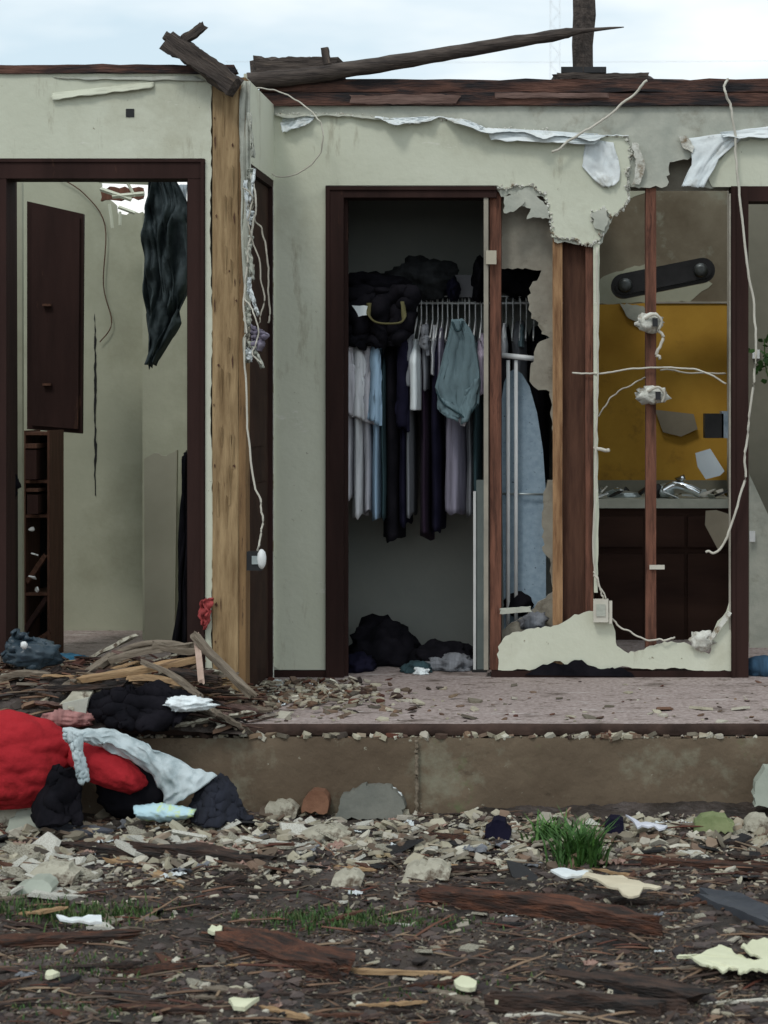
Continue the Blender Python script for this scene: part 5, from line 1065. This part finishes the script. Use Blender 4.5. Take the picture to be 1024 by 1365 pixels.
def splint(mb, c, L, r, yaw, pitch, rnd):
    dv = Vector((math.cos(yaw)*math.cos(pitch), math.sin(yaw)*math.cos(pitch), math.sin(pitch)))*L/2
    mb.tube([c-dv, c+dv*rnd.uniform(-.2, .2)+Vector((0, 0, L*.02)), c+dv], [r*rnd.uniform(.3, 1), r, r*.4], 4, 0, .6)
for px, py in dens_place(2600, lambda a, b: (.45+.9*n3(a*.012, b*.04, 12))*(1 if b < 1200 else .7), rnd):
    L = min(.2, .014*rnd.paretovariate(1.3)); splint(mb, G(px, py)+Vector((0, 0, .006)), L, min(.006, L*.05+.0008), rnd.gauss(0, .5), rnd.gauss(0, .12), rnd)
for k in range(500): x = rnd.uniform(-6, 5); y = rnd.uniform(1, 7); splint(mb, Vector((x, y, gh(x, y)+.006)), rnd.uniform(.03, .12), .004, rnd.uniform(0, 3), 0, rnd)
tag(mb.build('splinter_litter', woodm), 'wood splinters and sticks scattered over the mud', 'litter', kind='stuff')
mb = MB()
for px, py in dens_place(4200, lambda a, b: .35+.6*n3(a*.01, b*.03, 5), rnd):
    r = min(.022, .0045*rnd.paretovariate(1.6)); clod(mb, G(px, py), r, rnd)
tag(mb.build('mud_clods', darkm), 'dark clods and wet scraps all over the mud', 'clods', kind='stuff')
finem = mat('fine_matted_litter', (.7, .7, .7), (1, 1, 1), 20, .85, .2, island=[(.02, .016, .014), (.07, .05, .04), (.13, .085, .06), (.05, .04, .036), (.22, .17, .12), (.10, .06, .05), (.35, .31, .25), (.045, .05, .025)])
mb = MB()
for px, py in dens_place(17000, lambda a, b: .35+.9*n3(a*.014, b*.045, 21), rnd):
    r = rnd.uniform(.0018, .0052); chip(mb, G(px, py)+Vector((0, 0, r*.3)), r, r*.4, rnd, .6, elong=rnd.uniform(1, 3.2), yaw=rnd.gauss(0, .8))
tag(mb.build('fine_litter', finem), 'fine matted brown litter and soil crumbs over the mud', 'litter', kind='stuff')
# litter on the slab, on its lip, on the heap
mb = MB(); mb2 = MB()
for k in range(900):
    x = rnd.uniform(-3.4, 2.2); px = CX+x/7.6*F; left = px < 560
    y = SLABF+.03+abs(rnd.gauss(0, .5)); 
    if y > 8.25: continue
    if not left and rnd.random() < .55: continue
    if px < 560 and px > 330 and rnd.random() < .3: y = rnd.uniform(7.15, 7.9)
    hz = max(0, mh(x, y)) if px < 350 else 0
    r = min(.028, .005*rnd.paretovariate(1.6)); chip(rnd.choice([mb, mb, mb2]), (x, y, SLAB+hz+.001), r, r*.35, rnd, .2, elong=rnd.uniform(1, 2))
for k in range(520):    # thick patch right of the post
    px = rnd.gauss(410, 60); py = rnd.gauss(922, 11)
    if px < 300 or py < 906 or py > 955: continue
    r = rnd.uniform(.005, .02); chip(rnd.choice([mb, mb, mb, mb2]), S(px, py, rnd.uniform(0, .02)), r, r*.4, rnd, .3, elong=1.6)
for k in range(1100):    # ledge
    x = rnd.uniform(-3.2, 2.2); 
    if n3(x*3.3, 4, 4)+.5*n3(x*11, 2, 4) < rnd.uniform(-.35, .25): continue
    r = min(.02, .004*rnd.paretovariate(1.5)); chip(rnd.choice([mb, mb, mb, mb2]), (x, 7.070+rnd.uniform(-.012, .01), .284), r, r*.7, rnd, .3, elong=1.4)
for k in range(1300):   # on the heap
    x = rnd.uniform(-3.2, X_(345, 7.3)); y = rnd.uniform(7.02, 7.75); r = min(.03, .008*rnd.paretovariate(1.6))
    chip(rnd.choice([mb, mb2, mb2]), (x, y, SLAB+mh(x, y)+.003), r, r*.4, rnd, .4, elong=rnd.uniform(1, 2))
for k in range(700):
    x = rnd.uniform(-3.2, X_(345, 7.3)); y = rnd.uniform(7.02, 7.7); L = rnd.uniform(.03, .2); splint(mb2, Vector((x, y, SLAB+mh(x, y)+.015)), L, .003+L*.03, rnd.gauss(.1, .5), rnd.gauss(0, .15), rnd)
tag(mb.build('slab_litter', chipm), 'pale chips scattered on the floor slab and its ledge', 'litter', kind='stuff')
tag(mb2.build('slab_splinters', woodm), 'dark splinters and scraps on the floor slab', 'litter', kind='stuff')
# grass and a weed
gm = mat('grass_blades', (.7, .7, .7), (1, 1, 1), 10, .7, 0, island=[(.03, .07, .018), (.05, .12, .03), (.09, .15, .045), (.11, .12, .05)])
def blades(mb, c, n, spread, h_, rnd, lean=.6, wd=.003):
    for k in range(n):
        b = Vector(c)+Vector((rnd.gauss(0, spread[0]), rnd.gauss(0, spread[1]), 0)); b.z = gh(b.x, b.y)-.004
        a = rnd.uniform(0, 6.28); dv = Vector((math.cos(a), math.sin(a), 0)); s = Vector((-dv.y, dv.x, 0))*wd; hh = h_*rnd.uniform(.4, 1.1); le = lean*rnd.uniform(.2, 1)*hh
        m1 = b+dv*le*.35+Vector((0, 0, hh*.6)); t_ = b+dv*le+Vector((0, 0, hh))
        mb.add([b-s, b+s, m1+s*.8, m1-s*.8, t_], [(0, 1, 2, 3), (3, 2, 4)])
mb = MB()
blades(mb, G(90, 1222), 900, (.13, .07), .035, rnd); blades(mb, G(440, 1228), 700, (.12, .06), .03, rnd); blades(mb, G(560, 1232), 200, (.1, .05), .022, rnd)
blades(mb, G(120, 1290), 250, (.1, .06), .022, rnd); blades(mb, G(60, 1345), 150, (.15, .05), .02, rnd); blades(mb, G(620, 1322), 120, (.12, .04), .02, rnd)
tag(mb.build('grass', gm), 'patches of short green grass growing through the mud', 'grass', kind='stuff')
mb = MB(); g_ = G(772, 1150)
blades(mb, g_, 260, (.035, .03), .13, rnd, 1.3, .0045); blades(mb, G(740, 1122), 120, (.04, .03), .09, rnd, 1.5, .005)
tag(mb.build('grass_tuft', leafm), 'bright green tuft of long grass before the foundation right of centre', 'weed')
